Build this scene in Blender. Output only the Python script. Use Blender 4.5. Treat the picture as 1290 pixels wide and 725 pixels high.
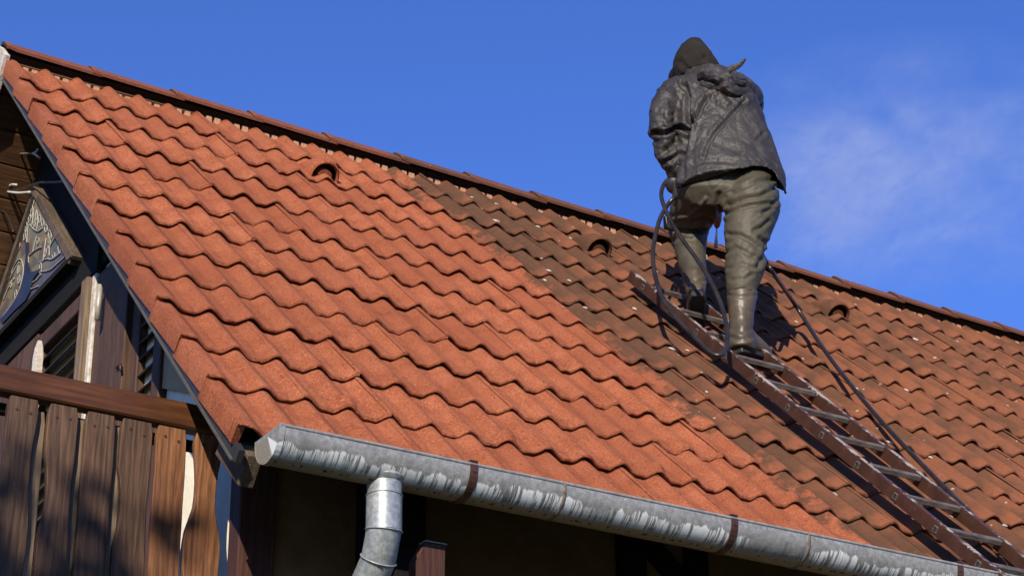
import bpy, bmesh, math, random
from mathutils import Vector, Matrix, noise as mn
S = bpy.context.scene
for o in list(bpy.data.objects): bpy.data.objects.remove(o)
rnd = random.Random(7)
R = math.radians
# ------------------------------------------------------------------ camera
RW = ((0.8535384463508192, -0.5208914992070036, -0.01200694194663604),
      (0.21754120683735728, 0.3772159701161326, -0.9002132720733965),
      (0.4734426511508821, 0.7657546329884171, 0.4352836984404528))
CAM = Vector((-2.34583986, -5.54010428, -2.58004997))
FPX = 2671.49
cd = bpy.data.cameras.new('camera'); cam = bpy.data.objects.new('camera', cd)
S.collection.objects.link(cam); S.camera = cam
cd.sensor_width = 36; cd.lens = FPX / 1290 * 36; cd.clip_start = .1; cd.clip_end = 2000
rx, ry, rz = (Vector(r) for r in RW)
cam.matrix_world = Matrix(((rx.x, -ry.x, -rz.x, CAM.x), (rx.y, -ry.y, -rz.y, CAM.y), (rx.z, -ry.z, -rz.z, CAM.z), (0, 0, 0, 1)))
# ------------------------------------------------------------------ light
SUN = Vector((-0.567, -0.688, 0.454)).normalized()
w = bpy.data.worlds.new('World'); S.world = w; w.use_nodes = True
wt = w.node_tree; wt.nodes.clear()
sky = wt.nodes.new('ShaderNodeTexSky'); sky.sky_type = 'NISHITA'; sky.sun_disc = False
sky.sun_elevation = math.asin(SUN.z); sky.sun_rotation = math.atan2(SUN.x, SUN.y)
sky.altitude = 1500; sky.air_density = 1.0; sky.dust_density = 0.0; sky.ozone_density = 5.0
bg = wt.nodes.new('ShaderNodeBackground'); bg.inputs[1].default_value = 0.095
wo = wt.nodes.new('ShaderNodeOutputWorld')
hs = wt.nodes.new('ShaderNodeMix'); hs.data_type = 'RGBA'; hs.blend_type = 'MULTIPLY'; hs.inputs[0].default_value = 1; hs.inputs[7].default_value = (.80, 1.02, 1.66, 1)   # camera white balance
wt.links.new(sky.outputs[0], hs.inputs[6]); wt.links.new(hs.outputs[2], bg.inputs[0]); wt.links.new(bg.outputs[0], wo.inputs[0])
sd = bpy.data.lights.new('sun', 'SUN'); sd.energy = 5.0; sd.angle = R(.53); sd.color = (1, .90, .74)
sun = bpy.data.objects.new('sun', sd); S.collection.objects.link(sun)
sun.rotation_euler = SUN.to_track_quat('Z', 'Y').to_euler(); sun.location = SUN * 30
S.view_settings.view_transform = 'Standard'; S.view_settings.look = 'None'
S.view_settings.exposure = 0.44; S.view_settings.gamma = 1
GZ = -4.2                                     # ground height (eave course is z = 0)
r2 = math.sqrt(.5)

# ------------------------------------------------------------------ helpers
def uvn(u, v, n=0.): return Vector((u, (v - n) * r2, (v + n) * r2))      # roof coordinates -> world
def ray(px, py): return Vector((rx * ((px - 645) / FPX) + ry * ((py - 362.5) / FPX) + rz))
def at(px, py, d): return CAM + ray(px, py) * d
def on_x(px, py, x): q = ray(px, py); return CAM + q * ((x - CAM.x) / q.x)
def on_y(px, py, y): q = ray(px, py); return CAM + q * ((y - CAM.y) / q.y)
def on_roof(px, py, h=0.):
    N = Vector((0, -r2, r2)); q = ray(px, py); return CAM + q * ((h - CAM.dot(N)) / q.dot(N))
def pix(p):
    c = p - CAM; z = c.dot(rz); return (645 + FPX * c.dot(rx) / z, 362.5 + FPX * c.dot(ry) / z)

class MB:
    def __init__(s): s.v = []; s.f = []; s.m = []
    def add(s, vs, fs, m=0):
        b = len(s.v); s.v += [tuple(v) for v in vs]; s.f += [tuple(i + b for i in f) for f in fs]; s.m += [m] * len(fs); return s
    def box(s, a, b, m=0, M=None):
        x0, y0, z0 = a; x1, y1, z1 = b
        vs = [(x0, y0, z0), (x1, y0, z0), (x1, y1, z0), (x0, y1, z0), (x0, y0, z1), (x1, y0, z1), (x1, y1, z1), (x0, y1, z1)]
        if M: vs = [M @ Vector(v) for v in vs]
        return s.add(vs, [(0, 3, 2, 1), (4, 5, 6, 7), (0, 1, 5, 4), (1, 2, 6, 5), (2, 3, 7, 6), (3, 0, 4, 7)], m)
    def loft(s, rings, m=0, cap=True, closed=True):
        n = len(rings[0]); vs = [v for r in rings for v in r]; fs = []
        for i in range(len(rings) - 1):
            for j in range(n if closed else n - 1):
                k = (j + 1) % n; fs.append((i * n + j, i * n + k, (i + 1) * n + k, (i + 1) * n + j))
        if cap and closed: fs += [tuple(range(n))[::-1], tuple((len(rings) - 1) * n + j for j in range(n))]
        return s.add(vs, fs, m)
    def tube(s, pts, r, n=8, m=0, flat=1., up=None):
        pts = [Vector(p) for p in pts]; rs = r if isinstance(r, (list, tuple)) else [r] * len(pts); rings = []
        a = None
        for i, p in enumerate(pts):
            t = (pts[min(i + 1, len(pts) - 1)] - pts[max(i - 1, 0)]).normalized()
            if a is None: a = (up or (Vector((0, 0, 1)) if abs(t.z) < .9 else Vector((1, 0, 0))))
            a = (a - t * a.dot(t)); a = a.normalized() if a.length > 1e-6 else t.orthogonal().normalized()
            b = t.cross(a)
            rings.append([p + a * (rs[i] * flat * math.cos(2 * math.pi * k / n)) + b * (rs[i] * math.sin(2 * math.pi * k / n)) for k in range(n)])
        return s.loft(rings, m)
    def prism(s, poly, vec, m=0):
        vec = Vector(vec); poly = [Vector(p) for p in poly]; return s.loft([poly, [p + vec for p in poly]], m)
    def mesh(s, name, mats, smooth=False, bevel=0):
        me = bpy.data.meshes.new(name); me.from_pydata(s.v, [], s.f)
        for m in (mats if isinstance(mats, (list, tuple)) else [mats]): me.materials.append(m)
        bm = bmesh.new(); bm.from_mesh(me)
        for f, mi in zip(bm.faces, s.m): f.material_index = mi; f.smooth = smooth
        bmesh.ops.recalc_face_normals(bm, faces=bm.faces)
        if bevel:
            es = [e for e in bm.edges if len(e.link_faces) == 2 and e.calc_face_angle(0) > .5]
            bmesh.ops.bevel(bm, geom=es, offset=bevel, segments=1, affect='EDGES')
        bm.to_mesh(me); bm.free(); return me
def link(name, me, parent=None, loc=(0, 0, 0), kind=None):
    o = bpy.data.objects.new(name, me); S.collection.objects.link(o); o.location = loc
    if parent: o.parent = parent
    if kind: o['kind'] = kind
    return o
def tag(o, label, cat, group=None):
    o['label'] = label; o['category'] = cat
    if group: o['group'] = group
    return o
def catmull(pts, k=8):
    pts = [Vector(p) for p in pts]; out = []
    for i in range(len(pts) - 1):
        p0 = pts[max(i - 1, 0)]; p1 = pts[i]; p2 = pts[i + 1]; p3 = pts[min(i + 2, len(pts) - 1)]
        for j in range(k):
            t = j / k
            out.append(.5 * ((2 * p1) + (p2 - p0) * t + (2 * p0 - 5 * p1 + 4 * p2 - p3) * t * t + (3 * p1 - p0 - 3 * p2 + p3) * t ** 3))
    return out + [pts[-1]]

# ------------------------------------------------------------------ materials
class NT:
    def __init__(s, name):
        s.mat = bpy.data.materials.new(name); s.mat.use_nodes = True; s.t = s.mat.node_tree
        s.bsdf = s.t.nodes['Principled BSDF']; s.out = s.t.nodes['Material Output']
    def n(s, kind, **kw):
        x = s.t.nodes.new('ShaderNode' + kind)
        for k, v in kw.items(): setattr(x, k, v)
        return x
    def put(s, sock, v):
        if isinstance(v, bpy.types.NodeSocket): s.t.links.new(v, sock)
        elif isinstance(v, (tuple, list)) and len(v) == 3 and sock.type == 'RGBA': sock.default_value = (*v, 1)
        else: sock.default_value = v
    def math(s, op, a, b=0., c=0., clamp=False):
        x = s.n('Math', operation=op, use_clamp=clamp)
        for i, v in enumerate((a, b, c)): s.put(x.inputs[i], v)
        return x.outputs[0]
    def mix(s, f, a, b, mode='MIX'):
        x = s.n('Mix', data_type='RGBA', blend_type=mode); s.put(x.inputs[0], f); s.put(x.inputs[6], a); s.put(x.inputs[7], b); return x.outputs[2]
    def noise(s, vec, scale, detail=4., rough=.55, dist=0.):
        x = s.n('TexNoise'); s.put(x.inputs['Vector'], vec); x.inputs['Scale'].default_value = scale
        x.inputs['Detail'].default_value = detail; x.inputs['Roughness'].default_value = rough; x.inputs['Distortion'].default_value = dist
        return x.outputs[0]
    def mapv(s, vec, scale=(1, 1, 1), loc=(0, 0, 0), rot=(0, 0, 0)):
        x = s.n('Mapping'); s.put(x.inputs[0], vec); x.inputs[1].default_value = loc; x.inputs[2].default_value = rot; x.inputs[3].default_value = scale; return x.outputs[0]
    def ss(s, v, a, b):                                   # smoothstep
        x = s.n('MapRange', interpolation_type='SMOOTHSTEP'); s.put(x.inputs[0], v)
        x.inputs[1].default_value = a; x.inputs[2].default_value = b; return x.outputs[0]
    def pos(s): return s.n('NewGeometry').outputs['Position']
    def obj(s): return s.n('TexCoord').outputs['Object']
    def rand(s): return s.n('ObjectInfo').outputs['Random']
    def sep(s, v): x = s.n('SeparateXYZ'); s.put(x.inputs[0], v); return x.outputs
    def bump(s, h, strength=.3, dist=.01, prev=None):
        x = s.n('Bump'); s.put(x.inputs['Height'], h); x.inputs['Strength'].default_value = strength; x.inputs['Distance'].default_value = dist
        if prev: s.t.links.new(prev, x.inputs['Normal'])
        s.t.links.new(x.outputs[0], s.bsdf.inputs['Normal']); return x.outputs[0]
    def fin(s, col, rough=.8, metal=0., spec=.5):
        s.put(s.bsdf.inputs['Base Color'], col); s.put(s.bsdf.inputs['Roughness'], rough); s.put(s.bsdf.inputs['Metallic'], metal)
        s.bsdf.inputs['Specular IOR Level'].default_value = spec; return s.mat

def tile_material(name, ridge=False):
    t = NT(name); p = t.pos(); x, y, z = t.sep(p)
    v = t.math('MULTIPLY', t.math('ADD', y, z), r2)
    n1 = t.noise(p, 9, 5); n2 = t.noise(p, 120, 4, .8); n3 = t.noise(p, 2.2, 3)
    clean = t.mix(t.ss(n1, .3, .7), (.262, .074, .031), (.360, .114, .053))
    clean = t.mix(t.math('MULTIPLY', t.ss(n2, .52, .66), .65), clean, (.54, .23, .13))
    clean = t.mix(t.math('MULTIPLY', t.ss(n2, .48, .34), .70), clean, (.135, .033, .014))
    clean = t.mix(t.math('MULTIPLY', t.ss(n3, .55, .75), .35), clean, (.22, .058, .025))
    rv = t.rand()
    clean = t.mix(t.math('MULTIPLY', rv, .65), clean, (.215, .062, .029))
    res = t.ss(t.noise(t.mapv(p, (1, .6, .6)), 13, 5, .75), .62, .74)
    clean = t.mix(t.math('MULTIPLY', res, .5), clean, (.115, .036, .017))
    # soot, algae and lichen where nobody has washed yet (right of the slanting work edge)
    wob = t.noise(t.mapv(p, (5, 2, 2)), 1.6, 4, .6)
    g2e = t.noise(p, 24, 4, .7)
    edge = t.math('SUBTRACT', x, t.math('SUBTRACT', 2.36, t.math('MULTIPLY', v, .118)))
    edge = t.math('ADD', edge, t.math('ADD', t.math('MULTIPLY', t.math('SUBTRACT', wob, .5), .58), t.math('MULTIPLY', t.math('SUBTRACT', g2e, .5), .40)))
    wet = t.ss(edge, -.03, .09)
    ph = t.math('FRACT', t.math('DIVIDE', t.math('SUBTRACT', x, .04), .15))
    crest = t.math('ABSOLUTE', t.math('SUBTRACT', ph, .5))                    # .5 on the crest, 0 in the valley
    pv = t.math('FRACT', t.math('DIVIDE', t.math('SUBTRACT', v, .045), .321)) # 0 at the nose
    g1 = t.noise(t.mapv(p, (1, .55, .55)), 5.5, 6, .65); g2 = t.noise(p, 38, 4, .7)
    film = t.math('ADD', t.math('MULTIPLY', g1, 1.0), t.math('MULTIPLY', g2, .35))
    film = t.math('SUBTRACT', film, t.math('MULTIPLY', t.ss(pv, .36, .02), t.math('ADD', .14, t.math('MULTIPLY', t.ss(v, 1.9, .6), .14))))
    film = t.math('SUBTRACT', film, t.math('MULTIPLY', t.ss(crest, .25, .5), .06))
    film = t.math('ADD', film, t.math('MULTIPLY', t.ss(v, 1.2, 3.2), .07))
    film = t.math('SUBTRACT', film, t.math('MULTIPLY', t.math('MULTIPLY', t.ss(x, 2.7, 4.2), t.ss(v, .4, 1.6)), .09))
    film = t.math('ADD', film, t.math('MULTIPLY', t.ss(edge, .75, .1), .09))
    film = t.math('ADD', film, t.math('MULTIPLY', t.math('SUBTRACT', rv, .5), .12))
    film = t.ss(film, .45, .78)
    redb = t.mix(g2, (.150, .052, .025), (.265, .098, .048))
    grey = t.mix(g2, (.052, .027, .016), (.140, .067, .036))
    dirty = t.mix(film, redb, grey)
    col = t.mix(wet, clean, dirty)
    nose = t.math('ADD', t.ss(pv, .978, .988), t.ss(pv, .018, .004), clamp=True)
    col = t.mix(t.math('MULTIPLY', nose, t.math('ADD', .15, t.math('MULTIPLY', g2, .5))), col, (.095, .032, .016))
    vo = t.n('TexVoronoi'); t.put(vo.inputs['Vector'], p); vo.inputs['Scale'].default_value = 17
    cs = t.sep(vo.outputs['Color'])
    spot = t.math('MULTIPLY', t.math('LESS_THAN', vo.outputs['Distance'], t.math('MULTIPLY', cs[1], .16)), t.math('GREATER_THAN', cs[0], .72))
    spot = t.math('MULTIPLY', spot, t.math('ADD', t.math('MULTIPLY', wet, .8), .0))
    col = t.mix(t.math('MULTIPLY', spot, .8), col, (.42, .37, .29))
    vo2 = t.n('TexVoronoi'); t.put(vo2.inputs['Vector'], p); vo2.inputs['Scale'].default_value = 60
    c2 = t.sep(vo2.outputs['Color'])
    dk = t.math('MULTIPLY', t.math('LESS_THAN', vo2.outputs['Distance'], .30), t.math('GREATER_THAN', c2[0], .88))
    col = t.mix(t.math('MULTIPLY', dk, .55), col, (.10, .032, .016))
    if ridge: col = t.mix(.6, col, t.mix(g1, (.085, .040, .030), (.185, .070, .052)))
    b = t.bump(t.noise(p, 150, 4, .75), .9, .006); b = t.bump(t.noise(t.mapv(p, (70, 4, 4)), 1., 3, .6), .35, .006, b); t.bump(t.noise(p, 26, 4), .3, .006, b)
    return t.fin(col, t.math('ADD', .78, t.math('MULTIPLY', n2, .2)), 0, .12)
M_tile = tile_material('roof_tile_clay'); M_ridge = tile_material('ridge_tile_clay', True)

def flat(name, col, col2=None, scale=12, rough=.8, metal=0, bump=0., stretch=(1, 1, 1), spec=.5, fine=None):
    t = NT(name); p = t.obj(); n = t.noise(t.mapv(p, stretch), scale, 6, .6)
    c = t.mix(t.ss(n, .3, .7), col, col2 or tuple(c * .7 for c in col))
    if fine: c = t.mix(t.math('MULTIPLY', t.ss(t.noise(t.mapv(p, stretch), scale * 9, 3, .7), .5, .75), fine[0]), c, fine[1])
    if bump: t.bump(t.noise(t.mapv(p, stretch), scale * 3, 5, .65), bump, .01)
    return t.fin(c, rough, metal, spec)
def wood(name, dark, light, axis=2, scale=1., rough=.7, rnd_amt=.5, bump=.5):
    t = NT(name); p = t.obj(); st = [26, 26, 26]; st[axis] = 1.6
    off = t.n('VectorMath', operation='ADD'); t.put(off.inputs[0], p)
    cb = t.n('CombineXYZ'); rv = t.rand()
    for i, k in enumerate((3.1, 5.7, 7.3)): t.put(cb.inputs[i], t.math('MULTIPLY', rv, k))
    t.put(off.inputs[1], cb.outputs[0]); q = off.outputs[0]
    ws = t.n('TexWave', wave_type='BANDS', bands_direction='X' if axis != 0 else 'Z')
    ms = [1, 1, 1]; ms[axis] = .12
    t.put(ws.inputs['Vector'], t.mapv(q, ms)); ws.inputs['Scale'].default_value = 13 * scale; ws.inputs['Distortion'].default_value = 11; ws.inputs['Detail'].default_value = 3; ws.inputs['Detail Scale'].default_value = 1.2
    fib = t.noise(t.mapv(q, st), 5 * scale, 5, .65); big = t.noise(q, 3, 3)
    f = t.math('ADD', t.math('MULTIPLY', ws.outputs[1], .15), t.math('MULTIPLY', fib, .85))
    c = t.mix(t.ss(f, .25, .8), dark, light)
    c = t.mix(t.math('MULTIPLY', t.ss(big, .4, .7), .45), c, tuple(k * .55 for k in dark))
    c = t.mix(t.math('MULTIPLY', rv, rnd_amt), c, dark)
    t.bump(f, bump, .006)
    return t.fin(c, rough, 0, .25)
M_board = wood('weathered_board', (.040, .022, .014), (.165, .090, .052), 2, 1, .7, .45)
M_board_new = wood('brown_board', (.095, .036, .014), (.30, .130, .056), 2, 1, .65, .2)
M_rail = wood('rail_wood', (.052, .018, .007), (.125, .046, .016), 0, .6, .45, .2, .3)
M_strip = wood('grey_strip', (.09, .062, .04), (.27, .19, .12), 2, 1, .8, .3)
M_shut = wood('shutter_wood', (.048, .024, .015), (.125, .070, .044), 2, .8, .7, .25)
M_slat = wood('slat_wood', (.040, .026, .018), (.12, .085, .058), 1, .8, .7, .3)
M_timber = wood('dark_timber', (.040, .015, .010), (.09, .037, .024), 2, .8, .7, .2)
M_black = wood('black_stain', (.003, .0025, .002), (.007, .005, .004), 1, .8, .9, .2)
M_soffit = wood('soffit_wood', (.075, .033, .015), (.165, .080, .036), 0, .8, .6, .4)
M_frame = wood('panel_frame_wood', (.062, .042, .028), (.155, .112, .078), 1, 1, .7, .2)
M_bleach = flat('peeling_white_paint', (.62, .57, .50), (.42, .36, .29), 30, .85, 0, .6, (1, 1, 1), .3, (.6, (.14, .10, .07)))
M_barge = flat('dark_fascia_paint', (.018, .018, .020), (.032, .032, .036), 10, .55)
M_vergeshade = flat('verge_shade_tone', (.40, .27, .13), (.34, .23, .11), 12, .8)  # cream plaster dimmed, verge shade put into the colour
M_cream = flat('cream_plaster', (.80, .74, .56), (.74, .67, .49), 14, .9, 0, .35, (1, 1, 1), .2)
M_shadewall = flat('eave_shade_plaster', (.17, .098, .046), (.13, .072, .032), 14, .9, 0, .35, (1, 1, 1), .2)  # cream front plaster darkened, eave shade put into its colour
M_mortar = flat('pale_mortar', (.46, .24, .14), (.36, .17, .09), 40, .95, 0, .6)
M_hole = flat('vent_hollow', (.03, .016, .010), None, 30, .9)
M_strap = flat('brown_strap', (.050, .020, .014), (.08, .035, .022), 20, .5, .3)
M_ladder = None
M_rung = flat('worn_rung_metal', (.21, .185, .155), (.10, .07, .05), 60, .5, .45, .3, (.3, 1, 1), .5)
M_cable = flat('black_rubber', (.020, .017, .015), (.032, .027, .023), 20, .38)
M_hose = flat('hose_rubber', (.011, .009, .008), (.026, .020, .016), 16, .32)
M_chip = flat('pale_chips', (.50, .46, .38), (.36, .31, .24), 60, .9)
M_grass = flat('grass', (.030, .050, .014), (.055, .060, .022), 1.2, .95, 0, .6)
M_leaf = flat('leaf', (.05, .085, .02), (.09, .11, .03), 3, .7)
M_bark = flat('bark', (.07, .05, .035), None, 8, .9, 0, .8)

def gutter_material():
    t = NT('galvanised_steel'); p = t.pos(); x, y, z = t.sep(p)
    # height below the front lip, 0 at the lip and 1 at the underside
    h = t.math('DIVIDE', t.math('ARCTAN2', t.math('SUBTRACT', -.292, z), t.math('SUBTRACT', -.322, y)), R(112))
    spang = t.noise(p, 55, 5, .7); blot = t.noise(t.mapv(p, (1, 1, 1)), 7, 4)
    base = t.mix(t.ss(spang, .3, .7), (.165, .164, .157), (.275, .274, .264))
    base = t.mix(t.math('MULTIPLY', t.ss(blot, .5, .7), .5), base, (.115, .113, .107))
    st = t.noise(t.mapv(p, (88, 4, 5)), 1., 4, .65, .5); lo = t.noise(t.mapv(p, (9, 1, 1)), 1., 3); hi = t.noise(t.mapv(p, (30, 1, 1)), 1., 2)
    start = t.math('ADD', -.04, t.math('MULTIPLY', lo, .52))
    run = t.math('SUBTRACT', h, t.math('ADD', start, t.math('MULTIPLY', t.math('SUBTRACT', hi, .5), .3)))
    mask = t.math('MULTIPLY', t.ss(run, .0, .05), t.ss(st, .45, .52))
    mask = t.math('MULTIPLY', mask, t.ss(h, .64, .52))
    patch = t.ss(t.noise(t.mapv(p, (3, 3, 3)), 1., 2), .36, .46)
    mask = t.math('MULTIPLY', mask, patch)
    c = t.mix(mask, base, (.64, .655, .64))
    dr = t.math('MULTIPLY', t.math('MULTIPLY', t.ss(run, .02, .08), t.ss(st, .44, .39)), t.ss(h, .66, .5))
    c = t.mix(t.math('MULTIPLY', dr, .55), c, (.085, .088, .085))
    low = t.ss(h, .50, .64); c = t.mix(t.math('MULTIPLY', low, .75), c, (.21, .18, .13))
    dots = t.noise(t.mapv(p, (60, 45, 10)), 1., 2, .5)
    dm = t.math('MULTIPLY', t.ss(dots, .56, .60), t.math('MULTIPLY', t.ss(h, .64, .66), t.ss(h, .74, .72)))
    dm = t.math('MULTIPLY', dm, low)
    c = t.mix(dm, c, (.012, .010, .008))
    fl = t.noise(p, 90, 2, .5); c = t.mix(t.math('MULTIPLY', t.ss(fl, .66, .72), .6), c, (.42, .42, .40))
    t.bump(spang, .12, .004)
    return t.fin(c, t.math('ADD', .42, t.math('MULTIPLY', spang, .2)), .1, .5)
M_gut = gutter_material()
def pipe_material():
    t = NT('galvanised_pipe'); p = t.obj()
    sp = t.n('TexVoronoi'); t.put(sp.inputs['Vector'], p); sp.inputs['Scale'].default_value = 55
    g = t.noise(p, 60, 4, .7)
    c = t.mix(t.ss(g, .35, .7), (.22, .235, .23), (.38, .395, .39))
    c = t.mix(t.math('MULTIPLY', t.ss(t.noise(p, 28, 4, .7), .56, .66), .6), c, (.47, .485, .475))
    c = t.mix(t.math('MULTIPLY', t.ss(t.noise(t.mapv(p, (14, 14, 2)), 2, 3), .55, .7), .4), c, (.20, .21, .20))
    t.bump(g, .12, .004)
    return t.fin(c, .42, .35)
M_pipe = pipe_material()
def ladder_material():
    t = NT('brown_ladder_paint'); p = t.obj()
    c = t.mix(t.ss(t.noise(p, 14, 4), .3, .7), (.036, .015, .009), (.058, .024, .014))
    dirt = t.ss(t.noise(t.mapv(p, (1, 1, .4)), 18, 5, .7), .55, .75); c = t.mix(t.math('MULTIPLY', dirt, .6), c, (.10, .072, .052))
    x, y, z = t.sep(p)
    drip = t.noise(t.mapv(p, (1, 34, 3)), 1., 3, .6); loc = t.ss(t.noise(t.mapv(p, (1, 3, 1)), 1.4, 2), .55, .60)
    edge = t.math('ADD', z, t.math('MULTIPLY', t.math('SUBTRACT', drip, .5), .07))
    wh = t.math('MULTIPLY', t.ss(edge, .020, .026), loc)
    topw = t.math('MULTIPLY', t.ss(z, .0245, .0262), t.ss(t.noise(t.mapv(p, (1, 1, 1)), 22, 4, .7), .50, .58))
    wh = t.math('MAXIMUM', wh, topw); c = t.mix(t.math('MULTIPLY', wh, .85), c, (.36, .32, .27))
    t.bump(t.noise(p, 60, 4), .2, .004)
    return t.fin(c, .45, 0, .5)
M_ladder = ladder_material()

# ------------------------------------------------------------------ ground
g = MB().box((-900, -900, -.4), (900, 900, 0)).mesh('ground', M_grass)
tagless = link('ground', g, None, (0, 0, GZ), 'structure')

# ------------------------------------------------------------------ house root
house = bpy.data.objects.new('house', None); S.collection.objects.link(house); house.location = (0, 0, GZ)
tag(house, 'house with red clay tiled gable roof, half washed, grey gutter and wooden balcony', 'house')
UP = (0, 0, -GZ)
def part(name, mb, mat, smooth=False, bevel=0, parent=None):
    return link(name, mb.mesh(name, mat, smooth, bevel), parent or house, UP if parent is None else (0, 0, 0))
UMAX = 7.24; VR = 3.68                                   # ridge where both slopes meet
DEP = .40                                               # front wall plane
WX = .30                                                # gable wall plane
YR = VR * r2
# roof deck (own frame: x = along ridge, y = up the slope, z = out of it)
roof = link('roof', MB().box((.012, -.30, -.105), (UMAX, VR, -.072)).mesh('roof', M_barge), house, UP)
roof.rotation_euler = (R(45), 0, 0)

# ---- tile profile
AMP = .028; THK = .017; GAU = .321; LEN = .385
def prof(x):
    ph = (x / .15) % 1.
    if ph < .44: f = (1 - math.cos(ph / .44 * math.pi)) / 2
    elif ph < .66: f = 1
    else: f = (1 + math.cos((ph - .66) / .34 * math.pi)) / 2
    g = max(0, 1 - abs(ph - .40) / .05) * .0009 + max(0, 1 - abs(ph - .68) / .05) * .0014
    return -AMP * f - g
YS = [(.10, -THK, 2), (.006, -THK, 1), (.000, -THK + .003, 1), (-.003, -.010, 1), (-.002, -.005, 1), (.003, -.0015, 1), (.012, 0, 0), (.027, 0, 0), (.034, 0, 0), (.05, 0, 0), (.066, 0, 0), (.12, 0, 0), (.21, 0, 0), (.30, 0, 0), (LEN, 0, 0), (LEN + .065, 0, 0)]
TILT = (THK + .0025) / GAU
def tile_mesh(name, x0, x1, seed, verge=False, bump=False, eave=0., vent=False, mats=None):
    rr = random.Random(seed); mb = MB()
    n = int(round((x1 - x0) / .0075)); xs = [x0 + (x1 - x0) * i / n for i in range(n + 1)]
    rows = []
    for (y, dz, nose) in YS:
        row = []
        for x in xs:
            h = prof(max(x, .04) - .04) if verge else prof(x)
            if not verge: h += .0014 * max(0, 1 - (x - x0) / .042)                 # lap raised over the neighbour's roll
            yy = y
            if nose: yy += .0055 * mn.noise(Vector((x * 55, seed * 3.7, dz * 60))) + .004 * mn.noise(Vector((x * 11, seed, 0)))
            if y < .3: yy -= eave * (1 - max(y, 0) / .3)
            cr = 1 + prof(max(x, .04) - .04 if verge else x) / AMP
            dz_ = dz * (1 - .18 * max(0, cr) ** 2) if nose and dz < -.005 else dz
            dd = dz_ + (.0012 * mn.noise(Vector((x * 30, y * 12, seed))) if not nose else .0015 * mn.noise(Vector((x * 70, dz * 90, seed + 5))))
            if bump and .005 < y < .08 and not nose:                                                   # little arched snow stop on the middle roll
                q = abs(x - .15) / .045
                if q < 1: dd += .015 * math.sqrt(1 - q * q) * (1 if .02 < y < .058 else (.25 if y < .02 else 0))
            row.append((x, yy, h + dd - TILT * max(y, 0)))
        rows.append(row)
    mb.loft(rows, 0, False, False)
    if verge:                                                                     # hanging side lip
        F = .072; a = [(r[0][0], r[0][1], r[0][2]) for r in rows[5:]]
        a = [(x, y, z) for x, y, z in a if y < .34] + [(0, .335, -TILT * .335)]
        lo = [(x - .002, y + (.006 if i < 2 else 0), -F - TILT * max(y, 0) + .002 * mn.noise(Vector((y * 30, seed, 1)))) for i, (x, y, z) in enumerate(a)]
        mid = [(x - .004, y, z - .010) for x, y, z in a]
        ins = [(x + .022, y, z) for x, y, z in lo]; inn = [(x + .022, y, z - .006) for x, y, z in a]
        mb.loft([a, mid, lo, ins, inn], 0, False, False)
        mb.add([a[0], mid[0], lo[0], ins[0], inn[0]], [(0, 1, 2, 3, 4)])
    if vent:                                                                      # half round hood over the middle roll, open down the slope
        cx = .152; y0 = .05; ro = .073; ri = .058; k = 14; rings = []
        for t_, sc in ((0, 1.), (.03, .99), (.08, .90), (.14, .66), (.20, .30), (.23, .05)):
            rings.append([(cx + math.cos(math.pi * i / k) * ro * (.55 + .45 * sc), y0 + t_, -TILT * (y0 + t_) - .030 + sc * .092 * math.sin(math.pi * i / k) ** .8) for i in range(k + 1)])
        mb.loft(rings, 0, False, False)
        fo = rings[0]; fi = [(cx + math.cos(math.pi * i / k) * ri, y0 + .002, -TILT * y0 - .030 + .075 * math.sin(math.pi * i / k) ** .8) for i in range(k + 1)]
        bk = [(x, y0 + .075, z - .004) for x, y, z in fi]
        fr = [((a[0] + b[0]) / 2, y0 - .007, (a[2] + b[2]) / 2) for a, b in zip(fo, fi)]
        mb.loft([fo, fr, fi], 0, False, False); mb.loft([fi, bk], 1, False, False)
        mb.add(bk, [tuple(range(k + 1))], 1)
        st = [(cx + math.cos(math.pi * i / 8) * .034, y0 + yy, -TILT * y0 - .012 + .030 * math.sin(math.pi * i / 8)) for yy in (-.004, .06) for i in range(9)]
        mb.add(st, [(i, i + 1, i + 10, i + 9) for i in range(8)] + [tuple(range(9))], 0)
    return mb.mesh(name, mats or [M_tile, M_hole], True)
def sharp(me, ang=50):
    me.polygons.foreach_set('use_smooth', [True] * len(me.polygons)); me.set_sharp_from_angle(angle=R(ang)); return me
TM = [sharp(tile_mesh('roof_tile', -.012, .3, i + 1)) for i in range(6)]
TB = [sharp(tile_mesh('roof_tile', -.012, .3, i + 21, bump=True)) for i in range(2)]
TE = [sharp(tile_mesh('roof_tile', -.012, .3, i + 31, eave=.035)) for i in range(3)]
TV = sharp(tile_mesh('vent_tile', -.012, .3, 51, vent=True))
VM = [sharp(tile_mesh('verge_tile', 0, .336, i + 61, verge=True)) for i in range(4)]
VE = sharp(tile_mesh('verge_tile', 0, .336, 71, verge=True, eave=.035))
jit = lambda a: rnd.uniform(-a, a)
for k in range(-1, 11):
    v = .045 + GAU * k
    o = link('verge_tile', VE if k < 0 else VM[k % 4], roof, (jit(.003), v + jit(.004), jit(.002))); o.rotation_euler = (0, 0, R(jit(.35)))
    for j in range(23):
        u = .34 + .3 * j
        if k == 9 and j in (3, 8, 13): me, nm = TV, 'vent_tile'
        elif k == 0 and j % 2 == 0: me, nm = TB[(j // 2) % 2], 'roof_tile'
        elif k < 0: me, nm = TE[j % 3], 'roof_tile'
        else: me, nm = TM[rnd.randrange(6)], 'roof_tile'
        o = link(nm, me, roof, (u + jit(.003), v + jit(.005), jit(.0022)))
        o.rotation_euler = (R(jit(.35)), R(jit(.4)), R(jit(.45)))
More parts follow.
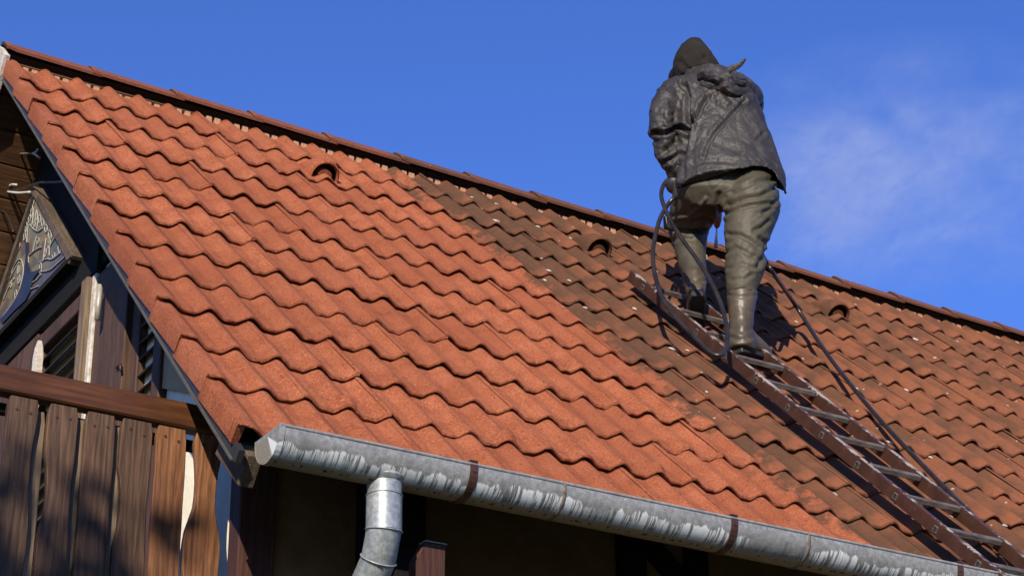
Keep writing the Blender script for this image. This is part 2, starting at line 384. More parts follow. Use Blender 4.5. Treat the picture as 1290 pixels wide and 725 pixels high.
# ---- ridge: caps and the pale filler blocks under them
def ridge_mesh(seed):
    L = .455; rings = []; inner = []
    for t_, sc, up in ((0, 1.0, .012), (.006, 1.01, .016), (.03, 1.0, .014), (.045, 1.0, .010), (.25, .97, .004), (.40, .95, .0), (L, .94, -.001)):
        o_, i_ = [], []
        for a in (-1, -.97, -.66, -.33, -.16, -.06, .06, .16, .33, .66, .97, 1):
            y = a * .088 * sc; z = -math.sqrt(y * y * 1.0 + .0006) + .0245 + up + .0012 * mn.noise(Vector((t_ * 14, a * 4, seed)))
            o_.append((t_ + .002 * mn.noise(Vector((a * 5, t_ * 9, seed))), y, z - (.003 if abs(a) == 1 else 0)))
            i_.append((t_, y - math.copysign(.006, y) * abs(a), z - .015))
        rings.append(o_); inner.append(i_)
    k = len(rings[0]) - 1
    mb = MB(); mb.loft(rings, 0, False, False); mb.loft(inner, 1, False, False)  # undersides coloured near-black for the shade below the caps
    for e in (0, -1): mb.loft([rings[e], inner[e]], 1, False, False)
    for i in (0, k): mb.loft([[r[i] for r in rings], [r[i] for r in inner]], 0, False, False)
    return sharp(mb.mesh('ridge_tile', [M_ridge, M_hole], True), 35)
RM = [ridge_mesh(s) for s in range(3)]
apex = uvn(0, VR, 0)
for i in range(19):
    o = link('ridge_tile', RM[i % 3], roof, (0, 0, 0))
    W = Matrix.Translation((-.0 + .4 * i + jit(.004) + (.004 if i else -.012), 2.604, 2.620 + jit(.003))) @ Matrix.Rotation(R(jit(.5)), 4, 'Y') @ Matrix.Rotation(R(jit(1.2)), 4, 'X')
    o.matrix_local = Matrix.Rotation(R(-45), 4, 'X') @ W
def filler():
    mb = MB()
    for x0, x1, d in ((-.038, -.010, 0), (.004, .034, .004)):
        mb.prism([(x0, -.008 + d, -.058), (x0, .026, -.030), (x0, .05, -.030), (x0, .05, -.06)], (x1 - x0, 0, 0))
    return mb
FM = filler().mesh('ridge_filler', M_mortar, False, .003)
for i in range(46): link('ridge_filler', FM, roof, (.122 + .15 * i + jit(.006), VR - .115 + jit(.004), -.002 + jit(.004)))
link('ridge_board', MB().box((.02, VR - .06, -.07), (UMAX, VR - .03, -.004)).mesh('ridge_board', M_hole), roof)  # dark board, its colour stands for the shade in the ridge gap
# near barge board with its thin metal edge
link('barge_board', MB().box((.008, -.36, -.108), (.028, VR, -.066)).mesh('barge_board', M_barge), roof)
link('drip_edge', MB().box((.002, -.34, -.113), (.012, VR - .05, -.106)).mesh('drip_edge', flat('lead_edge', (.075, .068, .058), None, 20, .75)), roof)
link('rafter_end', MB().prism([(.05, -.345, -.185), (.05, -.335, -.085), (.05, -.10, -.085), (.05, -.10, -.20)], (.05, 0, 0)).mesh('rafter_end', M_frame, False, .003), roof)

# ---- rear slope with its boarded underside
def rear(s, x, n=0.): return Vector((x, YR + s * r2 + n * r2, YR - s * r2 + n * r2))
mb = MB()
mb.loft([[rear(.06, 0, -.05), rear(.06, UMAX, -.05), rear(.06, UMAX, -.075), rear(.06, 0, -.075)], [rear(4.2, 0, -.05), rear(4.2, UMAX, -.05), rear(4.2, UMAX, -.075), rear(4.2, 0, -.075)]])
rear_roof = part('rear_roof', mb, M_tile)
for i in range(24):
    s0 = .03 + i * .158
    b = MB(); q = [rear(s0, .03, -.077), rear(s0 + .150, .03, -.077), rear(s0 + .150, .03, -.093), rear(s0, .03, -.093)]
    b.prism(q, (.9, 0, 0)); o = link('soffit_board', b.mesh('soffit_board', M_soffit, False, .003), rear_roof)
mb = MB(); mb.loft([[rear(s, x, n) for x, n in ((-.015, .03), (.010, .03), (.010, -.115 - .02 * math.sin(s * 9)), (-.015, -.115 - .02 * math.sin(s * 9)))] for s in [i * .1 - .0 for i in range(42)]])
o = part('rear_barge_board', mb, M_bleach); o['label'] = 'weathered white barge board with peeling paint'

# ------------------------------------------------------------------ walls
mb = MB()
zt = lambda y: y - .16 if y < YR else 2 * YR - y - .16
poly = [(WX, DEP, GZ), (WX, DEP, zt(DEP)), (WX, YR, zt(YR)), (WX, 2 * YR - DEP, zt(DEP)), (WX, 2 * YR - DEP, GZ)]
mb.prism(poly, (.10, 0, 0)); part('gable_wall', mb, M_cream)
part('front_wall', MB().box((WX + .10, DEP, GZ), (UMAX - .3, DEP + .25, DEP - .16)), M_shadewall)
part('rear_wall', MB().box((WX + .10, 2 * YR - DEP - .25, GZ), (UMAX - .3, 2 * YR - DEP, DEP - .16)), M_cream)
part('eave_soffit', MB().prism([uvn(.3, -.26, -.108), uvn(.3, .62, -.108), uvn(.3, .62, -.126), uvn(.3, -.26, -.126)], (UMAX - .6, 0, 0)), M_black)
part('corner_post', MB().box((WX - .022, DEP - .022, GZ), (WX + .105, DEP + .06, DEP - .17)), M_timber, False, .004)
for px0, px1 in ((775, 811), (860, 888)):
    a = on_y(px0, 695, DEP).x; b = on_y(px1, 695, DEP).x
    part('timber_post', MB().box((a, DEP - .02, GZ), (b, DEP + .05, DEP - .17)), M_black, False, .004)
a = on_y(811, 680, DEP); b = on_y(862, 740, DEP)
part('knee_brace', MB().prism([(a.x, DEP - .016, a.z + .06), (a.x, DEP - .016, a.z - .06), (b.x, DEP - .016, b.z - .06), (b.x, DEP - .016, b.z + .06)], (0, .04, 0)), M_black)
cb0 = on_y(536, 682, -.18); cb1 = on_y(562, 682, -.18)
part('console_post', MB().box((cb0.x + .06, .12, -1.6), (cb1.x + .10, DEP + .1, .02)), M_black, False, .004)
console = part('console_beam', MB().prism([(cb0.x + .0, -.18, -.465), (cb1.x, -.18, -.465), (cb1.x - .01, -.18, -1.1), (cb0.x - .01, -.18, -1.1), (cb0.x - .035, -.18, -.55), (cb0.x - .035, -.18, -.53)], (0, .045, 0)), M_timber, False, .004)
link('flashing', MB().box((cb0.x - .001, -.183, -.4645), (cb1.x + .002, -.14, -.461)).mesh('flashing', M_gut), console)

# gable carpentry ---------------------------------------------------------
part('gable_cladding', MB().prism([(WX - .012, 2.05, 1.86), (WX - .012, YR, zt(YR) - .005), (WX - .012, 2 * YR - 2.05, 1.86)], (.02, 0, 0)), M_black)
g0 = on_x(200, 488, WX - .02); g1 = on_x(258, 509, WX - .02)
part('verge_shade_sheet', MB().prism([(WX - .02, g1.y - .3, g1.z - .10), (WX - .02, g0.y, g0.z), (WX - .02, g0.y, g0.y - .46), (WX - .02, 2.5, 2.5 - .40), (WX - .02, 2.5, 2.5 - .17), (WX - .02, g1.y - .3, g1.y - .3 - .17)], (.025, 0, 0)), M_vergeshade)  # added thin sheet carrying the verge shade on the cream wall
can = MB(); can.prism([(WX - .022, 1.80, 1.26), (WX - .022, YR + .02, 2.10), (WX - .022, 3.4, 1.26)], (.03, 0, 0)); part('canopy_board', can, M_black)
part('lintel_beam', MB().box((WX - .04, 1.86, 1.235), (WX + .01, 3.5, 1.383)), M_black, False, .004)
def shutter(y0, y1, zt_, zb, rungs, x=WX - .05, hinge=False):
    fr = MB(); fw = .075
    fr.box((x, y0, zb), (x + .045, y0 + fw, zt_)); fr.box((x, y1 - fw, zb), (x + .045, y1, zt_))
    fr.box((x + .002, y0 + fw, zt_ - fw), (x + .043, y1 - fw, zt_)); fr.box((x + .002, y0 + fw, zb), (x + .043, y1 - fw, zb + fw))
    s = part('shutter', fr, M_shut, False, .004)
    me = MB().box((-.004, -(y1 - y0) / 2 + fw - .006, -.030), (.005, (y1 - y0) / 2 - fw + .006, .030)).mesh('slat', M_slat, False, .002)
    for i in range(rungs):
        o = link('slat', me, s, (x + .024, (y0 + y1) / 2, zt_ - fw - .04 - i * .068)); o.rotation_euler = (0, R(40), 0)
    return s
shutter(1.935, 2.53, 1.185, -.9, 26)
shutter(1.12, 1.425, .98, -.9, 24, WX - .035)
part('door_or_shade_panel', MB().box((WX - .03, 2.56, -1.2), (WX + .005, 3.9, 1.235)), M_shut, False, .004)  # added dark sheet standing in for the shaded wall beside the shutter
part('door_post', MB().box((WX - .075, 1.868, -1.2), (WX - .02, 1.93, 1.20)), M_strip, False, .004)
part('door_post', MB().box((WX - .055, 1.822, -1.2), (WX - .015, 1.862, 1.20)), M_bleach, False, .004)
part('door_or_shade_panel', MB().box((WX - .045, 1.50, -1.2), (WX + .005, 1.818, 1.19)), M_shut, False, .004)
part('door_post', MB().box((WX - .06, 1.435, -1.2), (WX - .01, 1.495, 1.15)), M_shut, False, .004)
hk = MB(); c0 = on_x(155, 462, WX - .048); hk.tube([c0, c0 + Vector((-.02, .02, .0)), c0 + Vector((-.022, -.03, -.003)), c0 + Vector((-.022, -.036, -.035))], .005, 6); part('door_hook', hk, M_strap, True)
c0 = on_x(124, 385, WX - .08); part('hinge', MB().tube([c0 + Vector((0, 0, .09)), c0 + Vector((0, 0, -.06))], .012, 8), flat('hinge_metal', (.45, .42, .36), (.3, .27, .22), 40, .5, .3), True)
c0 = on_x(49, 438, .10); part('wooden_stake', MB().loft([[(c0.x - .016 * k, c0.y - .016 * k, z), (c0.x + .016 * k, c0.y - .016 * k, z), (c0.x + .016 * k, c0.y + .016 * k, z), (c0.x - .016 * k, c0.y + .016 * k, z)] for z, k in ((-1., 1), (c0.z - .04, 1), (c0.z, .8), (c0.z + .03, .45))]), M_bleach)

# balcony -----------------------------------------------------------------
bal = part('balcony', MB().box((-1.25, DEP + .004, -1.25), (WX - .004, 2 * YR - DEP, -1.13)), M_timber)
zr = on_y(262, 545, DEP).z; zr_top = on_y(255, 512, DEP).z
link('handrail', MB().box((-1.25, DEP - .012, zr), (WX - .02, DEP + .05, zr_top)).mesh('handrail', M_rail, False, .006), bal)
link('lower_rail', MB().box((-1.22, DEP + .052, zr - .045), (WX - .02, DEP + .085, zr - .012)).mesh('lower_rail', M_black, False, .004), bal)
link('lower_rail', MB().box((-1.22, DEP + .052, -.98), (WX - .02, DEP + .085, -.90)).mesh('lower_rail', M_black, False, .004), bal)
link('corner_post', MB().box((-1.25, DEP - .01, -1.13), (-1.17, DEP + .09, zr)).mesh('corner_post', M_timber, False, .004), bal)
def board_mesh(x0, x1, style, seed, top, bot, y0, th):
    rr = random.Random(seed); zs = [top - (top - bot) * i / 26 for i in range(27)]; rings = []
    for i, z in enumerate(zs):
        d = top - z; l = r_ = 0.
        if style == 1:                                     # sawn waist on both sides
            c = max(0, 1 - ((d - .20) / .15) ** 2); l = .014 * c; r_ = .020 * c
            b = max(0, 1 - ((d - .40) / .14) ** 2); l -= .020 * b; r_ -= .004 * b
        if style == 2:
            c = max(0, 1 - ((d - .30) / .13) ** 2); l = .016 * c; r_ = .004 * c
        if style == 3: r_ = .012 * math.sin(d * 7) ** 2
        w_ = .0022 * mn.noise(Vector((z * 9, seed, 0)))
        if i == 0: l += .006; r_ += .006
        rings.append([(x0 + l + w_, y0, z), (x1 - r_ + w_, y0, z), (x1 - r_ + w_, y0 + th, z), (x0 + l + w_, y0 + th, z)])
    return MB().loft(rings)
tops = [(10, 50), (62, 100), (110, 148), (155, 195), (200, 238), (248, 285)]
for i, (a, b) in enumerate(tops):
    x0 = on_y(a, 515, DEP).x; x1 = on_y(b, 515, DEP).x
    o = link('board', board_mesh(x0, x1, (3, 2, 0, 2, 0, 1)[i], i + 1, zr - .003 + jit(.002), -1.1, DEP + .001, .024).mesh('board', M_board if i < 4 else M_board_new, False, .003), bal)
    if i >= 4: o['label'] = 'warmer, less weathered brown board'
for k, x in enumerate((-.66, -.80, -.94, -1.08)):
    link('board', board_mesh(x - .05, x + .05, k % 3, 11 + k, zr - .003, -1.1, DEP + .001, .024).mesh('board', M_board, False, .003), bal)
nl = MB().tube([(0, -.002, 0), (0, .004, 0)], .0045, 8).mesh('nail', M_strap)
for a, b in tops:
    for q_ in (.28, .72):
        c_ = on_y(a + (b - a) * q_, 515, DEP); link('nail', nl, bal, (c_.x, DEP, zr - .045 + jit(.008)))
for a, b in ((46, 57), (98, 109), (146, 156)):
    x0 = on_y(a, 540, DEP + .027).x; x1 = on_y(b, 540, DEP + .027).x
    link('backing_board', board_mesh(x0 - .02, x1, 0, a, zr - .028, -1.1, DEP + .027, .02).mesh('backing_board', M_strip, False, .003), bal)
link('handrail', MB().box((-1.25, DEP + .06, zr), (-1.19, 2 * YR - DEP, zr_top)).mesh('handrail', M_rail, False, .006), bal)
bm_ = board_mesh(-.05, .05, 2, 31, zr - .003, -1.1, 0, .024).mesh('board', M_board, False, .003)
for i in range(30):
    o = link('board', bm_, bal, (-1.235, DEP + .2 + i * .138, 0)); o.rotation_euler = (0, 0, R(-90))

# gutter and pipe -----------------------------------------------------------
GY, GZZ, GR = -.322, -.292, .081
def arc(x, r, a0=172, a1=368, n=18): return [(x, GY + r * math.cos(R(a0 + (a1 - a0) * i / n)), GZZ + r * math.sin(R(a0 + (a1 - a0) * i / n))) for i in range(n + 1)]
xs = [.046 + i * .06 for i in range(121)]
mb = MB(); mb.loft([arc(x, GR + .0007 * mn.noise(Vector((x * 4, 0, 0)))) for x in xs], 0, False, False); mb.loft([arc(x, GR - .003) for x in xs], 0, False, False)
mb.tube([(x, GY - GR + .002, GZZ + .010) for x in (xs[0], xs[-1])], .0055, 10)
for x in (xs[0], xs[-1]): mb.loft([arc(x, GR), arc(x, GR - .003)], 0, False, False)
gut = part('gutter', mb, M_gut, True); sharp(gut.data, 40)
ec = MB(); a = arc(.044, GR + .001); ec.prism(a, (.006, 0, 0)); ec.loft([arc(.042, GR + .002), arc(.060, GR + .003)], 0, False, False); link('end_cap', ec.mesh('end_cap', M_gut), gut)
for px, py in ((597, 592), (925, 655), (1210, 718), (1500, 780)):
    x = on_y(px, py, GY - GR).x
    st = MB(); st.loft([arc(x - .013, GR + .004, 165, 372), arc(x + .013, GR + .004, 165, 372)], 0, False, False); st.loft([arc(x - .013, GR + .001, 165, 372), arc(x + .013, GR + .001, 165, 372)], 0, False, False)
    for e in (-.013, .013): st.loft([arc(x + e, GR + .004, 165, 372), arc(x + e, GR + .001, 165, 372)], 0, False, False)
    st.box((x - .013, GY - GR - .004, GZZ + .018), (x + .013, GY - GR + .012, GZZ + .022))
    st.box((x - .012, GY + GR + .001, GZZ + .0), (x + .012, GY + GR + .006, GZZ + .09))
    for dz in (.0,): st.tube([(x, GY - GR - .0055, GZZ - .012), (x, GY - GR - .002, GZZ - .012)], .004, 8)
    link('bracket', st.mesh('bracket', M_strap), gut)
M_rust = flat('rusty_seam', (.10, .060, .035), (.20, .17, .14), 60, .8, .2)
for px, py in ((712, 615), (1020, 680)):
    x = on_y(px, py, GY - GR).x
    sm = MB(); sm.loft([arc(x - .006, GR + .0005), arc(x - .004, GR + .003), arc(x + .004, GR + .003), arc(x + .006, GR + .0005)], 0, False, False); link('seam', sm.mesh('seam', M_rust, True), gut)
px_ = on_y(484, 640, GY + .0).x
pp = MB(); PR = .0535
def ring(c, d, r, n=28):
    d = Vector(d).normalized(); a = d.orthogonal().normalized() if abs(d.x) > .9 else (Vector((1, 0, 0)) - d * d.x).normalized(); b = d.cross(a)
    return [Vector(c) + a * (r * math.cos(2 * math.pi * i / n)) + b * (r * math.sin(2 * math.pi * i / n)) for i in range(n)]
dn = Vector((0, 0, -1)); d2 = Vector((0, .36, -.93)).normalized(); d3 = Vector((0, .76, -.65)).normalized()
c = Vector((px_, GY, GZZ - .045)); z1 = Vector((px_, GY, -.512)); z2 = z1 + d2 * .085; z3 = z2 + d3 * .75
pipe = part('downpipe', pp.loft([ring(Vector((px_, GY, -.405)), dn, PR), ring(z1 - Vector((0, 0, .006)), dn, PR)], 0, False), M_pipe, True)
link('outlet', MB().loft([ring(c, dn, PR + .006), ring(Vector((px_, GY, -.352)), dn, PR + .010), ring(Vector((px_, GY, -.362)), dn, PR + .004), ring(Vector((px_, GY, -.366)), dn, PR - .001), ring(Vector((px_, GY, -.41)), dn, PR - .002)], 0, False).mesh('outlet', M_pipe, True), pipe)
link('elbow', MB().loft([ring(z1, (d2 + dn), PR - .0015), ring(z2, (d2 + d3), PR - .0015), ring(z3, d3, PR - .0015), ring(z3 + d3 * .02, d3 + dn, PR), ring(z3 + Vector((0, .02, -3.2)), dn, PR)], 0, False).mesh('elbow', M_pipe, True), pipe)
sharp(pipe.children[-1].data, 25)
def bead(c_, d_, r=.0035): return MB().tube(ring(c_, d_, PR + .0005, 28) + [ring(c_, d_, PR + .0005, 28)[0]], r, 6).mesh('bead', M_pipe, True)
link('bead', bead(z1, d2 + dn, .0026), pipe); link('bead', bead(z2, d2 + d3, .0026), pipe)
link('bead', bead(Vector((px_, GY, -.405)), dn, .0022), pipe)
# ------------------------------------------------------------------ tree-of-life panel on the gable
PX0, PX1 = .213, .299
panel = bpy.data.objects.new('decorative_panel', None); S.collection.objects.link(panel); panel.location = (PX1, YR + .09, 1.40)
tag(panel, 'triangular wooden panel with a painted glass tree, hung on the gable under the roof', 'wall decoration')
PO = (-PX1, -(YR + .09), -1.40)
AY, AZ, HB = 2.650, 1.975, .610                                       # apex, half base
def sub(name, mb, mat, smooth=False, bevel=0, parent=None):
    return link(name, mb.mesh(name, mat, smooth, bevel), parent or panel, PO if parent is None else (0, 0, 0))
T_ = .030
for sgn in (-1, 1):
    a = Vector((0, AY, AZ)); b = Vector((0, AY + sgn * HB, AZ - HB)); n_ = Vector((0, sgn * r2, r2))
    q = [a + Vector((PX0, 0, 0)), b + Vector((PX0, 0, 0)), b + Vector((PX0, -sgn * .03, -.02)) - n_ * (T_ - .02), a + Vector((PX0, 0, -T_ * 1.41))]
    sub('frame_board', MB().prism(q, (PX1 - PX0, 0, 0)), M_frame, False, .002)
sub('frame_board', MB().box((PX0 + .006, AY - HB + .055, AZ - HB + .002), (PX1, AY + HB - .055, AZ - HB + .026)), M_black, False, .002)
sub('base_board', MB().box((PX0 - .0, AY - HB + .01, AZ - HB - .012), (PX1 + .01, AY + HB - .01, AZ - HB + .0)), M_black)
t = NT('painted_glass'); p = t.obj(); y, z = t.sep(p)[1:3]
vo = t.n('TexVoronoi'); t.put(vo.inputs['Vector'], p); vo.inputs['Scale'].default_value = 13; cr = t.sep(vo.outputs['Color'])[0]
ra = t.n('ValToRGB'); t.put(ra.inputs[0], cr); e = ra.color_ramp; e.interpolation = 'CONSTANT'
cols = [(0, (.19, .150, .085)), (.25, (.165, .145, .105)), (.45, (.085, .100, .075)), (.6, (.20, .150, .080)), (.75, (.115, .082, .070)), (.88, (.145, .095, .055))]
e.elements[0].color = (*cols[0][1], 1); e.elements[1].position = .25; e.elements[1].color = (*cols[1][1], 1)
for po, c in cols[2:]: el = e.elements.new(po); el.color = (*c, 1)
blu = t.ss(t.math('ADD', z, t.math('MULTIPLY', t.noise(p, 8, 3), .2)), AZ - HB + .28, AZ - HB + .16)
col = t.mix(t.math('MULTIPLY', blu, .85), ra.outputs[0], (.060, .062, .085)); col = t.mix(t.math('MULTIPLY', t.ss(t.noise(p, 30, 4), .4, .7), .35), col, (.10, .09, .07))
M_glass = t.fin(col, .28, 0, .4)
M_trunk = flat('blue_tree_paint', (.014, .020, .046), (.026, .032, .048), 20, .4); M_white = flat('white_relief_paint', (.36, .34, .29), (.25, .23, .19), 30, .6)
xg = PX0 + .020
sub('glass_pane', MB().prism([(xg, AY, AZ - .05), (xg, AY - HB + .08, AZ - HB + .02), (xg, AY + HB - .08, AZ - HB + .02)], (.006, 0, 0)), M_glass)
def gp(px, py): q = on_x(px, py, xg - .004); return q
tr_out = [(0, 402), (14, 388), (26, 366), (31, 345), (33, 325), (33, 305), (36, 305), (36, 328), (38, 342), (44, 342), (52, 338), (42, 352), (38, 368), (33, 378), (20, 390), (4, 407)]
sub('tree_trunk', MB().prism([gp(*q) for q in tr_out], (-.004, 0, 0)), M_trunk)
def pl(pts, r=.0032): return MB().tube(catmull([gp(*q) for q in pts], 4), r, 5)
for pts in ([(36, 340), (36, 325), (34, 305), (35, 290), (37, 282)], [(37, 282), (42, 288), (48, 291), (54, 287)], [(36, 322), (44, 315), (52, 311)],
            [(0, 402), (14, 385), (24, 366), (29, 345), (29, 333), (25, 326), (18, 334), (14, 345)], [(48, 331), (58, 326), (66, 326), (76, 318)], [(50, 342), (62, 340), (72, 332), (84, 321)],
            [(40, 356), (46, 352), (52, 345)], [(38, 364), (44, 362), (48, 360)], [(54, 330), (56, 315), (58, 300)], [(62, 322), (63, 310), (70, 298)], [(41, 318), (44, 306), (46, 298)], [(12, 352), (18, 340), (24, 330)], [(4, 378), (10, 364), (18, 350)],
            [(40, 285), (42, 270), (41, 258)], [(46, 290), (48, 276), (46, 264)]):
    sub('branch', pl(pts), M_white, True)
leaves = [(42, 252, 3, 9, -12), (40, 268, 3, 9, -8), (46, 272, 2.6, 9, 8), (50, 276, 3, 8, 25), (54, 281, 2.6, 8, 30), (58, 288, 3, 8, 30), (63, 296, 3, 9, 25), (37, 276, 3, 6, 10), (33, 287, 2.6, 8, -5), (31, 298, 3, 6, 5), (48, 304, 3, 4.5, 20),
          (24, 310, 3, 4, 0), (18, 324, 3.2, 5, 15), (23, 340, 2.5, 7, 10), (62, 308, 2.4, 6, -20), (75, 313, 3, 8, 20), (51, 338, 3, 8, 5), (10, 341, 3, 7, 10), (14, 358, 2.5, 6, 15), (24, 352, 3, 7, 10), (5, 352, 3, 6, 8), (57, 319, 2.5, 6, -10), (20, 371, 3, 7, 12), (68, 322, 2.4, 5, 30), (44, 281, 2.5, 7, 0)]
lr = MB().tube([(0, math.cos(i * math.pi / 6) * .0115, math.sin(i * math.pi / 6) * .034 * (1 if math.sin(i * math.pi / 6) > 0 else .8)) for i in range(13)], .0026, 5).mesh('leaf_outline', M_white, True)
for cx, cy, a, b, rot in leaves:
    o = link('leaf_outline', lr, panel); o.location = gp(cx, cy) + Vector(PO) + Vector((0, 0, 0)); o.rotation_euler = (R(-rot - 12), 0, 0); o.scale = (1, a / 2.6, b / 8.5)

# wires under the soffit ----------------------------------------------------
def cable(name, pts, r, label, tips):
    o = link(name, MB().tube(catmull(pts, 6), r, 6).mesh(name, M_cable, True), None); o.data.materials[0] = tips[0]; tag(o, label, 'cable')
    for tp in tips[1:]: link('stripped_end', MB().tube(catmull(tp, 4), r * 1.1, 6).mesh('stripped_end', M_bleach, True), o)
M_wire = flat('grey_wire', (.10, .085, .07), (.16, .14, .12), 30, .6)
f = lambda px, py, x=.20: on_x(px, py, x)
cable('electric_wire', [f(-30, 196), f(0, 194), f(20, 194), f(41, 193)], .005, 'thin grey wire with a forked white end in front of the soffit boards', [M_wire, [f(41, 193), f(45, 192), f(48, 188)], [f(41, 193), f(45, 195), f(50, 199)]])
cable('electric_wire', [f(82, 228), f(70, 229), f(50, 230), f(30, 236), f(10, 240), f(-30, 238)], .0055, 'black wire with curled white strands above the triangular panel', [M_cable, [f(8, 239), f(14, 233), f(21, 233)], [f(9, 241), f(22, 243), f(38, 242)], [f(8, 239), f(-4, 237), f(-12, 238)]])
cable('electric_wire', [f(-10, 262), f(4, 266), f(12, 276), f(17, 292)], .005, 'black wire drooping beside the left edge of the triangular panel', [M_cable])

# ------------------------------------------------------------------ ladder
LV, LN = 1.3, .042
ladder = bpy.data.objects.new('roof_ladder', None); S.collection.objects.link(ladder)
ladder.location = uvn(2.80, LV, LN); ladder.rotation_euler = (R(45 - .75), 0, 0)
tag(ladder, 'worn brown ladder with metal rungs lying flat up the tiled roof', 'ladder')
def stile_mesh(seed):
    mb = MB(); ys = [-1.9 + .08 * i for i in range(41)]; ys = [y for y in ys if y < 1.18] + [1.195]; rings = []
    for y in ys:
        w_ = .0012 * mn.noise(Vector((y * 4, seed, 0)))
        rings.append([(x + w_, y, z) for x, z in ((0, -.026), (.023, -.026), (.023, -.022), (.023, .022), (.023, .026), (0, .026), (0, .022), (0, -.022))])
    return mb.loft(rings).mesh('stile', M_ladder, False, .0015)
link('stile', stile_mesh(1), ladder, (0, 0, 0)); link('stile', stile_mesh(2), ladder, (.283, 0, 0))
rgm = MB().loft([[(x, y, z) for y, z in ((-.016, -.010), (.013, -.012), (.016, .009), (-.013, .011))] for x in (.023, .10, .19, .283)]).mesh('rung', M_rung, False, .003)
pgm = MB(); pgm.loft([[(-.0035, a * .012, b * .012) for a, b in ((-1, -1), (1, -1), (1, 1), (-1, 1))], [(-.0035, a * .008, b * .008) for a, b in ((-1, -1), (1, -1), (1, 1), (-1, 1))]], 0, False)
pgm.loft([[(.0005, a * .013, b * .013) for a, b in ((-1, -1), (1, -1), (1, 1), (-1, 1))], [(-.0035, a * .012, b * .012) for a, b in ((-1, -1), (1, -1), (1, 1), (-1, 1))]], 0, False)
pgm.add([(-.001, a * .008, b * .008) for a, b in ((-1, -1), (1, -1), (1, 1), (-1, 1))], [(0, 1, 2, 3)], 1)
pgm = pgm.mesh('peg', [M_rung, M_hole])
RV = [1.493 - .272 * k for k in range(-4, 12)]
for v in RV:
    if v - LV < -1.85 or v - LV > 1.15: continue
    o = link('rung', rgm, ladder, (0, v - LV, .012)); o.rotation_euler = (R(jit(4)), 0, 0)
    o = link('peg', pgm, ladder, (0, v - LV + .03, jit(.003) - .002))

# ------------------------------------------------------------------ person
eR = Vector((rx.x, rx.y, 0)).normalized(); eF = Vector((rz.x, rz.y, 0)).normalized(); eU = Vector((0, 0, 1))
def mpp(d): return d / FPX
def etube(mb, secs, n=20, power=1., up_axis=None):
    """secs: (px, py, depth, half width px, half thickness m, [shift])"""
    C_ = [at(s[0], s[1], s[2]) for s in secs]; rings = []
    for i, s in enumerate(secs):
        t = (C_[min(i + 1, len(C_) - 1)] - C_[max(i - 1, 0)]).normalized()
        a = (eR - t * eR.dot(t)); a = a.normalized() if a.length > .3 else (eF - t * eF.dot(t)).normalized()
        b = t.cross(a).normalized(); w_ = s[3] * mpp(s[2]); h = s[4]; rg = []
        for k in range(n):
            th = 2 * math.pi * k / n; c_, s_ = math.cos(th), math.sin(th)
            rg.append(C_[i] + a * (w_ * math.copysign(abs(c_) ** power, c_)) + b * (h * math.copysign(abs(s_) ** power, s_)))
        rings.append(rg)
    return mb.loft(rings)
def ball(mb, c, ax, ay, az, M=None, n=16):
    rings = []
    for i in range(1, n // 2 + 1):
        ph = math.pi * i / (n // 2 + 1); rings.append([(M or Matrix.Identity(3)) @ Vector((ax * math.sin(ph) * math.cos(2 * math.pi * k / n), ay * math.sin(ph) * math.sin(2 * math.pi * k / n), az * math.cos(ph))) + c for k in range(n)])
    return mb.loft(rings)
def fuse(mb, voxel, smooth=3):
    me = mb.mesh('tmp', M_cable); o = bpy.data.objects.new('tmp', me); S.collection.objects.link(o)
    m = o.modifiers.new('r', 'REMESH'); m.mode = 'VOXEL'; m.voxel_size = voxel
    if smooth: q = o.modifiers.new('s', 'SMOOTH'); q.factor = .5; q.iterations = smooth
    out = bpy.data.meshes.new_from_object(o.evaluated_get(bpy.context.evaluated_depsgraph_get()))
    bpy.data.objects.remove(o); return out
def seg_d(p, a, b):
    ax, ay = a; bx, by = b; dx, dy = bx - ax, by - ay; L = dx * dx + dy * dy or 1e-9
    t_ = max(0, min(1, ((p[0] - ax) * dx + (p[1] - ay) * dy) / L)); return math.hypot(p[0] - ax - t_ * dx, p[1] - ay - t_ * dy)
def sculpt(me, folds, amp, ang, sx, sy, seed, calm=None):
    """press cloth folds and fine wrinkles into a garment mesh"""
    nn = [v.normal.copy() for v in me.vertices]; ca, sa = math.cos(R(ang)), math.sin(R(ang))
    for v, nrm in zip(me.vertices, nn):
        p = v.co; q = pix(p); d = 0.
        s_ = (q[0] * ca + q[1] * sa); t_ = (-q[0] * sa + q[1] * ca); zz = p.dot(rz) * 6
        wv = mn.noise(Vector((s_ * .012, t_ * .020, seed + zz))) * 10
        r1 = 1 - abs(mn.noise(Vector((s_ * sx + wv * .10, t_ * sy, seed + zz)))) * 2
        r2_ = 1 - abs(mn.noise(Vector((s_ * sx * 2.4, t_ * sy * 2.0 + wv * .15, seed + 9 + zz)))) * 2
        r3_ = 1 - abs(mn.noise(Vector((s_ * sx * 1.5 + 3, t_ * sy * 1.25 + wv * .12, seed + 31 + zz)))) * 2
        d += amp * (calm(q) if calm else 1) * (max(r1, 0) ** 2 * .8 + r2_ * .30 - max(r3_, 0) ** 6 * .95 - .15)
        if nrm.dot(rz) < .25:
            for pts, dep, wid in folds:
                m = min(seg_d(q, pts[i], pts[i + 1]) for i in range(len(pts) - 1))
                if m < wid * 3.2 and dep != 0:
                    d -= dep * math.exp(-(m / wid) ** 2) - .32 * dep * math.exp(-((m - wid * 1.9) / wid) ** 2)
        v.co = p + nrm * d
    me.update(); me.polygons.foreach_set('use_smooth', [True] * len(me.polygons)); return me
def setmat(me, *ms):
    me.materials.clear()
    for m in ms: me.materials.append(m)
    return me

